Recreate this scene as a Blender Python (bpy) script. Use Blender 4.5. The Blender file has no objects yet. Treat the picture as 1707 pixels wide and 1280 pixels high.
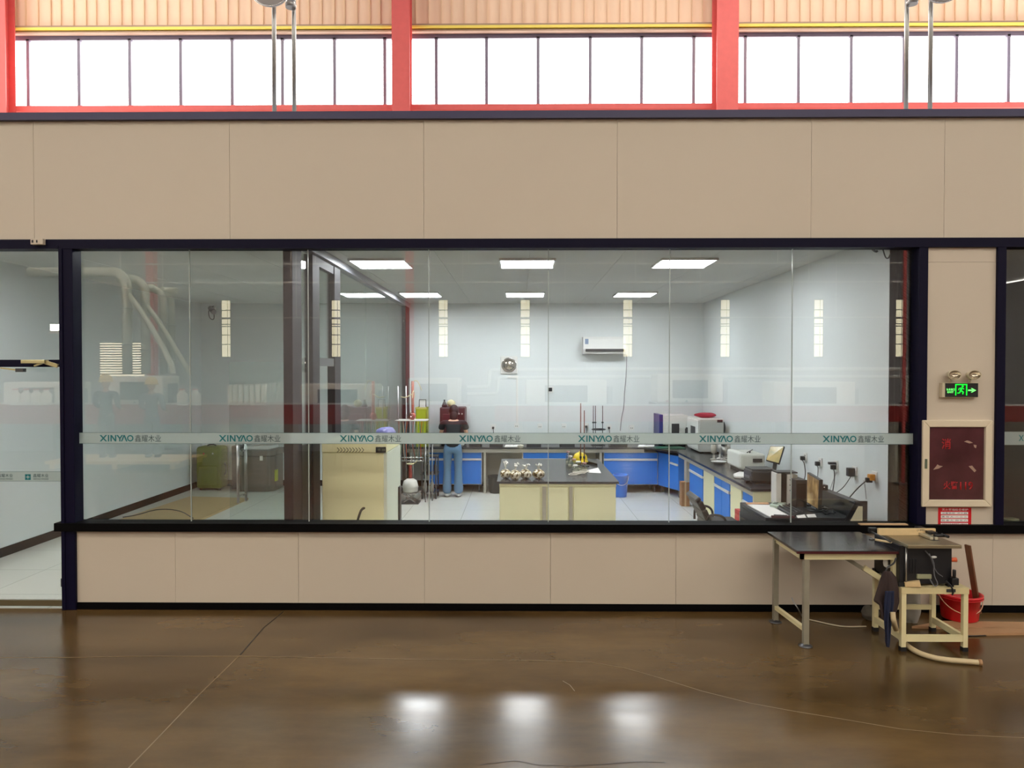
import bpy, bmesh, math, random
from mathutils import Vector, Matrix, Euler
random.seed(7)
C = bpy.context.scene.collection
SC = bpy.context.scene
# ---------------------------------------------------------------- camera, world, exposure
FPX = 1200.0
cam_d = bpy.data.cameras.new('camera'); cam = bpy.data.objects.new('camera', cam_d); C.objects.link(cam)
cam_d.sensor_width = 36; cam_d.lens = FPX / 1707 * 36; cam_d.clip_end = 200
cam.location = (0, 0, 2.0)
cam.rotation_euler = (math.radians(90 - 0.95), 0, math.radians(0.62))
SC.camera = cam
RC = cam.rotation_euler.to_matrix()
CAM = Vector((0, 0, 2.0))
def ray(px, py): return RC @ Vector(((px - 853.5) / FPX, -(py - 640) / FPX, -1))
def P(px, py, y):                       # point seen at a pixel, at depth y
    d = ray(px, py); return CAM + d * (y / d.y)
def PZ(px, py, z=0.0):                  # point seen at a pixel, at height z
    d = ray(px, py); return CAM + d * ((z - 2.0) / d.z)
def PX(px, py, x):
    d = ray(px, py); return CAM + d * (x / d.x)
def X_(px, y, py=640): return P(px, py, y).x
def Z_(py, y, px=868): return P(px, py, y).z

w = bpy.data.worlds.new('world'); SC.world = w; w.use_nodes = True
bg = w.node_tree.nodes['Background']; bg.inputs[0].default_value = (1.0, 0.985, 0.96, 1); bg.inputs[1].default_value = 9.0
SC.view_settings.view_transform = 'Standard'; SC.view_settings.look = 'None'
SC.view_settings.exposure = 0.0; SC.view_settings.gamma = 1.0; SC.view_settings.use_curve_mapping = False
SC.cycles.use_denoising = True
SC.cycles.max_bounces = 10; SC.cycles.transparent_max_bounces = 24; SC.cycles.glossy_bounces = 5; SC.cycles.diffuse_bounces = 4
SC.cycles.sample_clamp_indirect = 6.0; SC.cycles.caustics_reflective = False; SC.cycles.caustics_refractive = False
HALL_FILL = 8.0      # radiance of the glowing roof panels added to light the hall
LAB_LED = 39.0      # radiance of the ceiling panels in the laboratory
def portal(x0, x1, z0, z1, y, face):
    d = bpy.data.lights.new('window_portal', 'AREA'); d.shape = 'RECTANGLE'; d.size = x1 - x0; d.size_y = z1 - z0
    d.cycles.is_portal = True
    o = bpy.data.objects.new('window_portal', d); C.objects.link(o)
    o.location = ((x0 + x1) / 2, y, (z0 + z1) / 2); o.rotation_euler = (math.radians(-90 if face < 0 else 90), 0, 0)
portal(-12, 12, 6.7, 8.2, 13.45, -1)

# ---------------------------------------------------------------- helpers
class M:
    def __init__(s): s.v = []; s.f = []; s.sm = []
    def add(s, vs, fs, smooth=False):
        n = len(s.v); s.v += [Vector(v) for v in vs]
        for f in fs: s.f.append([i + n for i in f]); s.sm.append(smooth)
        return s
    def box(s, x0, x1, y0, y1, z0, z1):
        x0, x1 = min(x0, x1), max(x0, x1); y0, y1 = min(y0, y1), max(y0, y1); z0, z1 = min(z0, z1), max(z0, z1)
        return s.add([(x0,y0,z0),(x1,y0,z0),(x1,y1,z0),(x0,y1,z0),(x0,y0,z1),(x1,y0,z1),(x1,y1,z1),(x0,y1,z1)],
              [(0,3,2,1),(4,5,6,7),(0,1,5,4),(1,2,6,5),(2,3,7,6),(3,0,4,7)])
    def obox(s, c, ax, ay, az):           # oriented box: centre + half vectors
        c = Vector(c); ax, ay, az = Vector(ax), Vector(ay), Vector(az)
        vs = [c + a*ax + b*ay + d*az for d in (-1,1) for a, b in ((-1,-1),(1,-1),(1,1),(-1,1))]
        return s.add(vs, [(0,3,2,1),(4,5,6,7),(0,1,5,4),(1,2,6,5),(2,3,7,6),(3,0,4,7)])
    def bar(s, p, q, wd, h=None):          # rectangular bar between two points
        p, q = Vector(p), Vector(q); h = h or wd; d = (q - p).normalized()
        u = d.cross(Vector((0,0,1)));
        if u.length < 1e-3: u = Vector((1,0,0))
        u.normalize(); t = u.cross(d).normalized()
        return s.obox((p+q)/2, (q-p)/2, u*wd/2, t*h/2)
    def cyl(s, p, q, r, r2=None, n=16, cap=True):
        p, q = Vector(p), Vector(q); r2 = r if r2 is None else r2; d = (q - p).normalized()
        u = d.orthogonal().normalized(); t = d.cross(u)
        ring = lambda c, rr: [c + rr*(math.cos(2*math.pi*i/n)*u + math.sin(2*math.pi*i/n)*t) for i in range(n)]
        b = len(s.v); s.v += ring(p, r) + ring(q, r2)
        for i in range(n): s.f.append([b+i, b+(i+1)%n, b+n+(i+1)%n, b+n+i]); s.sm.append(True)
        if cap: s.f.append([b+i for i in range(n)][::-1]); s.f.append([b+n+i for i in range(n)]); s.sm += [False]*2
        return s
    def tube(s, pts, r, n=8, smooth_path=0):
        pts = [Vector(p) for p in pts]
        for _ in range(smooth_path):
            q = [pts[0]]
            for a, b in zip(pts, pts[1:]): q += [a*.75+b*.25, a*.25+b*.75]
            pts = q + [pts[-1]]
        b = len(s.v); u = None
        for k, c in enumerate(pts):
            d = (pts[min(k+1,len(pts)-1)] - pts[max(k-1,0)]).normalized()
            if u is None: u = d.orthogonal().normalized()
            else:
                u = u - d*u.dot(d); u = u.normalized() if u.length > 1e-4 else d.orthogonal().normalized()
            t = d.cross(u); rr = r(k/(len(pts)-1)) if callable(r) else r
            s.v += [c + rr*(math.cos(2*math.pi*i/n)*u + math.sin(2*math.pi*i/n)*t) for i in range(n)]
        for k in range(len(pts)-1):
            for i in range(n): s.f.append([b+k*n+i, b+k*n+(i+1)%n, b+(k+1)*n+(i+1)%n, b+(k+1)*n+i]); s.sm.append(True)
        s.f.append([b+i for i in range(n)][::-1]); e = b+(len(pts)-1)*n; s.f.append([e+i for i in range(n)]); s.sm += [False]*2
        return s
    def lathe(s, prof, c, n=24, axis='z', ax2=1.0, cap=True):   # profile of (r, h)
        c = Vector(c); b = len(s.v)
        for r, h in prof:
            for i in range(n):
                a = 2*math.pi*i/n; x, y = r*math.cos(a), r*math.sin(a)*ax2
                s.v.append(c + (Vector((x,y,h)) if axis == 'z' else Vector((x,h,y)) if axis == 'y' else Vector((h,x,y))))
        for k in range(len(prof)-1):
            for i in range(n): s.f.append([b+k*n+i, b+k*n+(i+1)%n, b+(k+1)*n+(i+1)%n, b+(k+1)*n+i]); s.sm.append(True)
        if cap and prof[0][0] > 1e-5: s.f.append([b+i for i in range(n)][::-1]); s.sm.append(False)
        if cap and prof[-1][0] > 1e-5: e = b+(len(prof)-1)*n; s.f.append([e+i for i in range(n)]); s.sm.append(False)
        return s
    def prism(s, poly, d):                # polygon of 3-D points extruded by vector d
        n = len(poly); d = Vector(d); b = len(s.v); s.v += [Vector(p) for p in poly] + [Vector(p)+d for p in poly]
        s.f.append(list(range(b, b+n))[::-1]); s.f.append(list(range(b+n, b+2*n))); s.sm += [False]*2
        for i in range(n): s.f.append([b+i, b+(i+1)%n, b+n+(i+1)%n, b+n+i]); s.sm.append(False)
        return s
    def blob(s, c, rx, ry, rz, amp=0.0, seed=0, nu=14, nv=9):
        rnd = random.Random(seed); c = Vector(c); b = len(s.v)
        for j in range(nv+1):
            th = math.pi*j/nv
            for i in range(nu):
                ph = 2*math.pi*i/nu; k = 1 + amp*(rnd.random()-.5)*2
                s.v.append(c + Vector((rx*math.sin(th)*math.cos(ph)*k, ry*math.sin(th)*math.sin(ph)*k, rz*math.cos(th)*k)))
        for j in range(nv):
            for i in range(nu): s.f.append([b+j*nu+i, b+(j+1)*nu+i, b+(j+1)*nu+(i+1)%nu, b+j*nu+(i+1)%nu]); s.sm.append(True)
        return s
    def torus(s, c, R, r, axis='z', n=24, m=8, a0=0, a1=2*math.pi):
        pts = []; full = abs(a1-a0-2*math.pi) < 1e-4
        for i in range(n + 1):
            a = a0 + (a1-a0)*i/n; x, y = R*math.cos(a), R*math.sin(a)
            pts.append(Vector(c) + (Vector((x,y,0)) if axis=='z' else Vector((x,0,y)) if axis=='y' else Vector((0,x,y))))
        return s.tube(pts, r, m)
    def build(s, name, mat, parent=None, bevel=0.0, subsurf=0, seg=2):
        off = Vector((0,0,0)); q = parent
        while q is not None: off += q.location; q = q.parent
        me = bpy.data.meshes.new(name); me.from_pydata([v - off for v in s.v], [], s.f); 
        for p, sm in zip(me.polygons, s.sm): p.use_smooth = sm
        bm = bmesh.new(); bm.from_mesh(me); bmesh.ops.recalc_face_normals(bm, faces=bm.faces); bm.to_mesh(me); bm.free()
        me.materials.append(mat)
        o = bpy.data.objects.new(name, me); C.objects.link(o)
        if parent is not None: o.parent = parent
        if bevel > 0:
            b = o.modifiers.new('bevel', 'BEVEL'); b.width = bevel; b.segments = seg; b.limit_method = 'ANGLE'; b.angle_limit = math.radians(40)
        if subsurf:
            b = o.modifiers.new('subd', 'SUBSURF'); b.levels = subsurf; b.render_levels = subsurf
        return o
def tag(o, label, cat, group=None, kind=None):
    if label: o['label'] = label
    if cat: o['category'] = cat
    if group: o['group'] = group
    if kind: o['kind'] = kind
    return o
def thing(name, loc, label, cat, group=None):
    o = bpy.data.objects.new(name, None); C.objects.link(o); o.location = loc; o.empty_display_size = .1
    return tag(o, label, cat, group)
def struct(name, mb, mat, parent=None, bevel=0):
    o = mb.build(name, mat, parent, bevel)
    if parent is None: o['kind'] = 'structure'
    return o
def copy_tree(o, parent=None):
    c = o.copy(); C.objects.link(c); c.parent = parent
    for ch in [q for q in bpy.data.objects if q.parent is o]: copy_tree(ch, c)
    return c
def skin(name, nodes, edges, mat, parent=None, sub=2, root=0):
    """one continuous limb figure: nodes = [(x,y,z,r) or (x,y,z,rx,ry)]"""
    off = Vector((0,0,0)); q = parent
    while q is not None: off += q.location; q = q.parent
    me = bpy.data.meshes.new(name); me.from_pydata([Vector(n[:3]) - off for n in nodes], edges, [])
    o = bpy.data.objects.new(name, me); C.objects.link(o)
    if parent is not None: o.parent = parent
    md = o.modifiers.new('skin', 'SKIN'); md.use_smooth_shade = True
    if not me.skin_vertices: 
        bpy.context.view_layer.objects.active = o
    for i, n in enumerate(nodes):
        sv = me.skin_vertices[0].data[i]; sv.radius = (n[3], n[4] if len(n) > 4 else n[3]); sv.use_root = (i == root)
    s2 = o.modifiers.new('subd', 'SUBSURF'); s2.levels = sub; s2.render_levels = sub
    me.materials.append(mat)
    return o
def text_mesh(name, body, x0, x1, z0, z1, y, mat, parent=None, depth=0.001, bold=0.0, plane='y', extra=None):
    """letters as a thin mesh fitted to a rectangle that faces -y"""
    cu = bpy.data.curves.new('t', 'FONT'); cu.body = body; cu.size = 1; cu.extrude = 0.0; cu.offset = bold
    to = bpy.data.objects.new('t', cu); C.objects.link(to)
    dg = bpy.context.evaluated_depsgraph_get(); dg.update()
    me = bpy.data.meshes.new_from_object(to.evaluated_get(dg)); bpy.data.objects.remove(to)
    off = Vector((0,0,0)); q = parent
    while q is not None: off += q.location; q = q.parent
    if len(me.vertices):
        xs = [v.co.x for v in me.vertices]; ys = [v.co.y for v in me.vertices]
        ax, bx, ay, by = min(xs), max(xs), min(ys), max(ys)
        for v in me.vertices:
            v.co = Vector((x0 + (v.co.x-ax)/(bx-ax+1e-9)*(x1-x0), y, z0 + (v.co.y-ay)/(by-ay+1e-9)*(z1-z0))) - off
    bm = bmesh.new(); bm.from_mesh(me)
    r = bmesh.ops.extrude_face_region(bm, geom=list(bm.faces))
    bmesh.ops.translate(bm, verts=[g for g in r['geom'] if isinstance(g, bmesh.types.BMVert)], vec=(0, -depth, 0))
    bmesh.ops.recalc_face_normals(bm, faces=bm.faces); bm.to_mesh(me); bm.free()
    me.name = name; me.materials.clear(); me.materials.append(mat)
    for p in me.polygons: p.material_index = 0
    o = bpy.data.objects.new(name, me); C.objects.link(o)
    if parent is not None: o.parent = parent
    return o
def resample(pts, n):
    pts = [Vector(p) for p in pts]; return pts

# ---------------------------------------------------------------- materials
def srgb(r, g, b):
    f = lambda c: (c/255)/12.92 if c/255 <= .04045 else (((c/255)+.055)/1.055)**2.4
    return (f(r), f(g), f(b), 1)
MC = {}
def mat(name, rgb, rough=.5, metal=0.0, spec=.5, noise=0.0, nscale=8.0, bump=0.0, coat=0.0):
    if name in MC: return MC[name]
    m = bpy.data.materials.new(name); m.use_nodes = True; nt = m.node_tree; b = nt.nodes['Principled BSDF']
    c = srgb(*rgb); b.inputs['Base Color'].default_value = c; b.inputs['Roughness'].default_value = rough
    b.inputs['Metallic'].default_value = metal; b.inputs['Specular IOR Level'].default_value = spec
    b.inputs['Coat Weight'].default_value = coat; b.inputs['Coat Roughness'].default_value = .1
    if noise or bump:
        tc = nt.nodes.new('ShaderNodeTexCoord'); n = nt.nodes.new('ShaderNodeTexNoise'); n.inputs['Scale'].default_value = nscale
        n.inputs['Detail'].default_value = 5; nt.links.new(tc.outputs['Object'], n.inputs['Vector'])
        if noise:
            r = nt.nodes.new('ShaderNodeValToRGB'); k0, k1 = 1 - noise, 1 + noise
            r.color_ramp.elements[0].position = .3; r.color_ramp.elements[1].position = .7
            r.color_ramp.elements[0].color = tuple(min(1, q*k0) for q in c[:3]) + (1,)
            r.color_ramp.elements[1].color = tuple(min(1, q*k1) for q in c[:3]) + (1,)
            nt.links.new(n.outputs['Fac'], r.inputs['Fac']); nt.links.new(r.outputs['Color'], b.inputs['Base Color'])
        if bump:
            bp = nt.nodes.new('ShaderNodeBump'); bp.inputs['Strength'].default_value = bump; bp.inputs['Distance'].default_value = .02
            nt.links.new(n.outputs['Fac'], bp.inputs['Height']); nt.links.new(bp.outputs['Normal'], b.inputs['Normal'])
    MC[name] = m; return m
def emit(name, rgb, strength):
    if name in MC: return MC[name]
    m = bpy.data.materials.new(name); m.use_nodes = True; nt = m.node_tree; nt.nodes.clear()
    e = nt.nodes.new('ShaderNodeEmission'); e.inputs[0].default_value = srgb(*rgb); e.inputs[1].default_value = strength
    o = nt.nodes.new('ShaderNodeOutputMaterial'); nt.links.new(e.outputs[0], o.inputs[0]); MC[name] = m; return m
def glass(name, tint=(235,245,242), f0=.055, rough=0.0, haze=0.0, hazecol=(220,225,225)):
    if name in MC: return MC[name]
    m = bpy.data.materials.new(name); m.use_nodes = True; nt = m.node_tree; nt.nodes.clear(); N = nt.nodes.new; L = nt.links.new
    lw = N('ShaderNodeLayerWeight'); lw.inputs[0].default_value = .5
    pw = N('ShaderNodeMath'); pw.operation = 'POWER'; pw.inputs[1].default_value = 5; L(lw.outputs['Facing'], pw.inputs[0])
    ma = N('ShaderNodeMath'); ma.operation = 'MULTIPLY_ADD'; ma.inputs[1].default_value = 1-f0; ma.inputs[2].default_value = f0; L(pw.outputs[0], ma.inputs[0])
    t = N('ShaderNodeBsdfTransparent'); t.inputs[0].default_value = srgb(*tint)
    g = N('ShaderNodeBsdfGlossy'); g.inputs[0].default_value = (1,1,1,1); g.inputs['Roughness'].default_value = rough
    mx = N('ShaderNodeMixShader'); L(ma.outputs[0], mx.inputs[0]); L(t.outputs[0], mx.inputs[1]); L(g.outputs[0], mx.inputs[2])
    last = mx
    if haze:
        d = N('ShaderNodeBsdfDiffuse'); d.inputs[0].default_value = srgb(*hazecol)
        tr = N('ShaderNodeBsdfTranslucent'); tr.inputs[0].default_value = srgb(*hazecol)
        m1 = N('ShaderNodeMixShader'); m1.inputs[0].default_value = .5; L(d.outputs[0], m1.inputs[1]); L(tr.outputs[0], m1.inputs[2])
        m2 = N('ShaderNodeMixShader'); m2.inputs[0].default_value = haze; L(mx.outputs[0], m2.inputs[1]); L(m1.outputs[0], m2.inputs[2]); last = m2
    o = N('ShaderNodeOutputMaterial'); L(last.outputs[0], o.inputs[0]); MC[name] = m; return m

def floor_material():
    m = bpy.data.materials.new('epoxy_concrete'); m.use_nodes = True; nt = m.node_tree; b = nt.nodes['Principled BSDF']; N = nt.nodes.new; L = nt.links.new
    tc = N('ShaderNodeTexCoord'); mp = N('ShaderNodeMapping'); mp.inputs['Scale'].default_value = (.35, .9, 1); L(tc.outputs['Object'], mp.inputs[0])
    n1 = N('ShaderNodeTexNoise'); n1.inputs['Scale'].default_value = 1.6; n1.inputs['Detail'].default_value = 8; n1.inputs['Roughness'].default_value = .62; L(mp.outputs[0], n1.inputs['Vector'])
    r = N('ShaderNodeValToRGB'); r.color_ramp.elements[0].position = .32; r.color_ramp.elements[0].color = srgb(68, 50, 26)
    r.color_ramp.elements[1].position = .72; r.color_ramp.elements[1].color = srgb(112, 87, 52); L(n1.outputs['Fac'], r.inputs['Fac'])
    # old, duller coat of sealer beyond a curved edge (a wear mark with a shape of its own)
    L(r.outputs['Color'], b.inputs['Base Color'])
    n2 = N('ShaderNodeTexNoise'); n2.inputs['Scale'].default_value = 3; n2.inputs['Detail'].default_value = 6; L(mp.outputs[0], n2.inputs['Vector'])
    mr = N('ShaderNodeMapRange'); mr.inputs['From Min'].default_value = .35; mr.inputs['From Max'].default_value = .7; mr.inputs['To Min'].default_value = .17; mr.inputs['To Max'].default_value = .26
    L(n2.outputs['Fac'], mr.inputs['Value']); L(mr.outputs[0], b.inputs['Roughness'])
    n3 = N('ShaderNodeTexNoise'); n3.inputs['Scale'].default_value = 2.5; n3.inputs['Detail'].default_value = 2; L(tc.outputs['Object'], n3.inputs['Vector'])
    bp = N('ShaderNodeBump'); bp.inputs['Strength'].default_value = .04; bp.inputs['Distance'].default_value = .02; L(n3.outputs['Fac'], bp.inputs['Height']); L(bp.outputs[0], b.inputs['Normal'])
    b.inputs['Specular IOR Level'].default_value = .5
    return m
def tile_material():
    m = bpy.data.materials.new('floor_tiles'); m.use_nodes = True; nt = m.node_tree; b = nt.nodes['Principled BSDF']; N = nt.nodes.new; L = nt.links.new
    tc = N('ShaderNodeTexCoord'); br = N('ShaderNodeTexBrick'); br.offset = 0; br.inputs['Scale'].default_value = 1; br.inputs['Brick Width'].default_value = .8; br.inputs['Row Height'].default_value = .8
    br.inputs['Mortar Size'].default_value = .003; br.inputs['Color1'].default_value = srgb(222, 222, 212); br.inputs['Color2'].default_value = srgb(226, 225, 214); br.inputs['Mortar'].default_value = srgb(168, 168, 158)
    L(tc.outputs['Object'], br.inputs['Vector']); L(br.outputs['Color'], b.inputs['Base Color']); b.inputs['Roughness'].default_value = .16
    return m
def ribbed(name, rgb, period, depth=.5, axis='X', rough=.5):
    """pressed sheet: shallow ribs as bump only"""
    m = bpy.data.materials.new(name); m.use_nodes = True; nt = m.node_tree; b = nt.nodes['Principled BSDF']; N = nt.nodes.new; L = nt.links.new
    b.inputs['Base Color'].default_value = srgb(*rgb); b.inputs['Roughness'].default_value = rough
    tc = N('ShaderNodeTexCoord'); wv = N('ShaderNodeTexWave'); wv.bands_direction = axis; wv.inputs['Scale'].default_value = .314/period*1.0; wv.inputs['Distortion'].default_value = 0
    L(tc.outputs['Object'], wv.inputs['Vector']); bp = N('ShaderNodeBump'); bp.inputs['Strength'].default_value = depth; bp.inputs['Distance'].default_value = .02
    L(wv.outputs['Fac'], bp.inputs['Height']); L(bp.outputs[0], b.inputs['Normal']); return m

m_cream = mat('cream_panel', (204,191,173), .55, noise=.015, nscale=.7)
m_frame = mat('black_frame_glare', (14,11,36), .5, spec=.12)  # black frame, the bluish glare is put into its colour
m_sill = mat('black_aluminium', (5,4,5), .6, spec=.08)
m_labwall = mat('pale_grey_panel', (220,226,226), .45)
m_labceil = mat('ceiling_panel', (222,224,220), .5)
m_floor = floor_material(); m_tile = tile_material()
m_glass = glass('clear_glass', (254,254,254), .072)
m_glass_p = glass('partition_glass', (244,250,249), .06)
m_film = glass('frosted_film', (222,230,228), .03, .05, .62, (222,230,228))
m_filmline = mat('film_border', (70,100,100), .5)
m_teal = mat('teal_print', (10,110,115), .5)
m_greyprint = mat('grey_print', (62,76,78), .5)
m_red = mat('red_steel_paint', (214,94,90), .55, noise=.04)
m_black = mat('black_plastic', (22,22,24), .4)
m_dark = mat('dark_grey_plastic', (48,48,50), .45)
m_rubber = mat('black_rubber', (14,14,14), .7)
m_white = mat('white_plastic', (228,228,224), .35)
m_whitemetal = mat('white_powder_coat', (222,224,220), .4)
m_steel = mat('brushed_steel', (170,170,168), .28, .9)
m_steeld = mat('dark_steel', (90,90,92), .35, .8)
m_blue = mat('blue_laminate', (40,116,206), .6, spec=.25)
m_top = mat('dark_worktop', (44,44,48), .22)
m_cabgrey = mat('warm_grey_laminate', (176,172,160), .45)
m_cabcream = mat('cream_laminate', (236,234,196), .5)
m_chrome = mat('chrome', (210,210,210), .08, 1.0)
m_paper = mat('white_paper', (238,236,232), .7)
m_card = mat('brown_cardboard', (150,112,78), .8, noise=.06)
# ---------------------------------------------------------------- SETTING: hall
WY = 6.0
HX0, HX1, HY0, HY1 = -27.0, 27.0, -30.0, 13.5
XR = P(1497, 700, 6.12).x                 # right wall of the lab
YB = 12.6; XL = -5.6; ZC = 3.2
fl = struct('floor', M().box(HX0, HX1, HY0, WY+.02, -.1, 0), m_floor)
# thin expansion joint, hairline cracks and the raised edge of the old sealer coat, laid into the floor
def floor_line(pxs, w_, m_, z=.0012):
    pts = [PZ(a, b) for a, b in pxs]
    mb = M()
    for p, q in zip(pts, pts[1:]):
        d = (q-p); d.z = 0; n = Vector((-d.y, d.x, 0)).normalized()*w_/2; up = Vector((0,0,z))
        mb.add([p-n+up, q-n+up, q+n+up, p+n+up], [(0,1,2,3)])
    return mb.build('floor_joint', m_, fl)
m_joint = mat('joint_filler', (128,106,72), .6); m_crack = mat('dark_crack', (40,32,22), .7); m_edge = mat('sealer_edge', (140,118,84), .4)
floor_line([(473,1019),(440,1046),(400,1092)], .010, m_crack)
floor_line([(400,1092),(330,1160),(268,1225),(205,1290)], .008, m_joint)
floor_line([(0,1096),(120,1096),(220,1094),(400,1094),(520,1096),(700,1099),(800,1100),(900,1101),(985,1104),(1040,1113),(1100,1130),(1170,1152),(1250,1172),(1320,1185),(1400,1198),(1500,1215),(1600,1225),(1710,1230)], .006, m_edge)
floor_line([(800,1275),(860,1268),(900,1276),(960,1277),(1010,1274),(1060,1270),(1110,1271)], .004, m_crack)
floor_line([(938,1135),(950,1142),(958,1152)], .004, m_edge)

m_hallwall = mat('pale_hall_sheet', (196,196,200), .6)
m_roof = mat('hall_roof_sheet', (168,172,180), .6)
m_outer = ribbed('tan_ribbed_sheet', (244,208,178), .23, .6)
# far outer wall behind the laboratory, with its ribbon windows
YO = 13.4
zb, zt = Z_(180, YO), Z_(60, YO)
wl = M().box(HX0, HX1, YO, YO+.12, 0, zb)
wl.box(HX0, HX1, YO, YO+.12, zt+.1, 10.2)
struct('wall_back', wl, m_outer)
rb = M()
x = -14.0
k = 0
while x < 14:
    rb.box(x, x+.018, YO-.03, YO, Z_(41, YO), 10.2); x += .235 if k % 3 else .19; k += 1
rbo = rb.build('trim_1', mat('tan_rib', (232,196,160), .5)); rbo['kind'] = 'structure'
tr = M().box(HX0, HX1, YO-.14, YO, Z_(51, YO), Z_(47.5, YO)); struct('trim_2', tr, mat('lit_flashing', (236,214,96), .5))  # yellow of the light on the flange is put into the colour
tr = M().box(HX0, HX1, YO-.1, YO, Z_(46, YO), Z_(43, YO)).box(HX0, HX1, YO-.1, YO, Z_(56, YO), Z_(53, YO)); struct('trim_3', tr, mat('tan_flashing', (170,140,120), .5))
tr = M().box(HX0, HX1, YO-.16, YO, Z_(187, YO), Z_(178.5, YO)); struct('trim_4', tr, m_red)
# ribbon windows: grey mullions with clear panes between
m_mull = mat('grey_mullion', (120,112,130), .4)
cols = [(-6, 17), (655, 686), (1189, 1229)]
mull_px = [45,130,215,300,386,470,557,641,727,811,897,984,1070,1157,1243,1332,1420,1508,1596,1683]
wr = thing('window_1', (0, YO, zb), None, None); wr['kind'] = 'structure'
fr = M()
for px in mull_px: xx = X_(px, YO, 120); fr.box(xx-.028, xx+.028, YO+.02, YO+.08, zb, zt)
fr.box(-14, 14, YO+.02, YO+.08, zt-.03, zt+.1); fr.box(-14, 14, YO+.02, YO+.08, zb-.02, zb+.03)
fr.build('window_frame', m_mull, wr)
M().box(-14, 14, YO+.045, YO+.051, zb, zt).build('pane', m_glass, wr)
wl = M().box(HX0, -14, YO, YO+.12, zb, zt+.1).box(14, HX1, YO, YO+.12, zb, zt+.1); struct('wall_back', wl, m_outer)
# red steel columns of the building frame (I sections)
def column(px0, px1, vshape, lab):
    x0, x1 = X_(px0, YO-.3, 120), X_(px1, YO-.3, 120)
    t = thing('steel_column', ((x0+x1)/2, YO-.3, 0), lab, 'column', 'red columns before the ribbon windows')
    c = (x0+x1)/2
    M().box(x0, x1, YO-.17, YO-.155, 0, 10).build('flange', m_red, t)
    M().box(x0 + (.02 if vshape else .0), x1, YO-.42, YO-.40, 0, 10).build('flange', m_red, t)
    M().box(c-.008, c+.008, YO-.40, YO-.17, 0, 10).build('web', m_red, t)
column(-6, 17, 0, 'red steel column at the far left edge, before the ribbon windows')
column(655, 685, 0, 'red steel column between the left pair of lamp poles and the centre windows')
column(1190, 1228, 1, 'widest red steel column, left of the right pair of lamp poles')
# other walls and roof of the hall
struct('wall_left', M().box(HX0-.1, HX0, HY0, HY1, 0, 10.2), m_hallwall)
struct('wall_right', M().box(HX1, HX1+.1, HY0, HY1, 0, 10.2), m_hallwall)
# opposite wall, with its tall slit windows and a shuttered one
D2 = 12 - HY0     # mirrored distance seen in the glass
slits = [375, 560, 740, 877, 1048, 1210, 1365, 1500]
sx = [(px-868)/FPX*D2 for px in slits]
zs0, zs1 = 2.85, 6.25
wf = M(); ed = sorted([HX0] + [v for s_ in sx for v in (s_-.28, s_+.28)] + [HX1])
for a, b in zip(ed[0::2], ed[1::2]): wf.box(a, b, HY0-.12, HY0, 0, 10.2)
for s_ in sx: wf.box(s_-.28, s_+.28, HY0-.12, HY0, 0, zs0); wf.box(s_-.28, s_+.28, HY0-.12, HY0, zs1, 10.2)
struct('wall_front', wf, m_hallwall)
m_slit = emit('daylit_slit_glass', (255,244,205), 4.2)
for i, s_ in enumerate(sx):
    t = thing('window_%d' % (i+4), (s_, HY0, zs0), None, None); t['kind'] = 'structure'
    f = M()
    for z in (2.85, 3.6, 4.15, 4.65, 4.78, 5.1, 5.6, 6.2): f.box(s_-.28, s_+.28, HY0-.07, HY0-.03, z, z+.05)
    for dx in (-.28, .255): f.box(s_+dx, s_+dx+.025, HY0-.07, HY0-.03, zs0, zs1)
    f.box(s_+.08, s_+.095, HY0-.07, HY0-.03, zs0, zs1)
    f.build('window_frame', m_mull, t)
    M().box(s_-.28, s_+.28, HY0-.10, HY0-.09, zs0, zs1).build('pane', m_slit, t)
x0 = (163-868)/FPX*D2; x1 = (237-868)/FPX*D2
t = thing('window_12', ((x0+x1)/2, HY0, 1.4), None, None); t['kind'] = 'structure'
M().box(x0, x1, HY0+.01, HY0+.03, 1.4, 3.7).build('pane', emit('daylit_louvre_glass', (255,238,200), 5.0), t)
f = M()
for i in range(16): f.box(x0, x1, HY0+.03, HY0+.09, 1.42+i*.143, 1.49+i*.143)
f.build('louvre', m_mull, t)
# roof with unseen glowing panels added to light the hall
rf = M(); y_fill = [(10.6,8.8), (-1.5,-3.5), (-8,-10), (-15,-17), (-22,-24)]  # first row added above the lab to light the ribbed wall and columns
x_fill = [(-24,-17), (-13,-4), (0,9), (13,22)]
struct('ceiling', M().box(HX0, HX1, HY0, HY1, 10.2, 10.35), m_roof)
m_roof_fill = emit('roof_fill_panel', (255,247,232), HALL_FILL)
n = 13
for (b, a) in y_fill:
    for (c, d) in x_fill:
        struct('window_%d' % n, M().box(c, d, a, b, 10.14, 10.19), m_roof_fill); n += 1  # added light panels, not windows of the hall
# steel purlins under the roof
pu = M()
for y in (-5.5, -12.5, -19.5, -26): pu.box(HX0, HX1, y-.1, y+.1, 9.6, 9.9)
struct('trim_5', pu, m_roof)

# ---------------------------------------------------------------- SETTING: the laboratory box
ztop = Z_(199.5, WY); zrail = Z_(187, WY); zh1 = Z_(398.5, WY); zh0 = Z_(414, WY); zs = Z_(872, WY); zsb = Z_(885.5, WY); zbt = Z_(1006, WY)
xp0, xp1 = X_(103.5, WY), X_(125.5, WY)          # post left of the big window
xq0, xq1 = X_(1528, WY), X_(1543, WY)            # post right of it
xr0, xr1 = X_(1658, WY), X_(1672.5, WY)
WT = .10
back = M().box(-9, 9, WY+.03, WY+WT, zh1, ztop)
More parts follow.
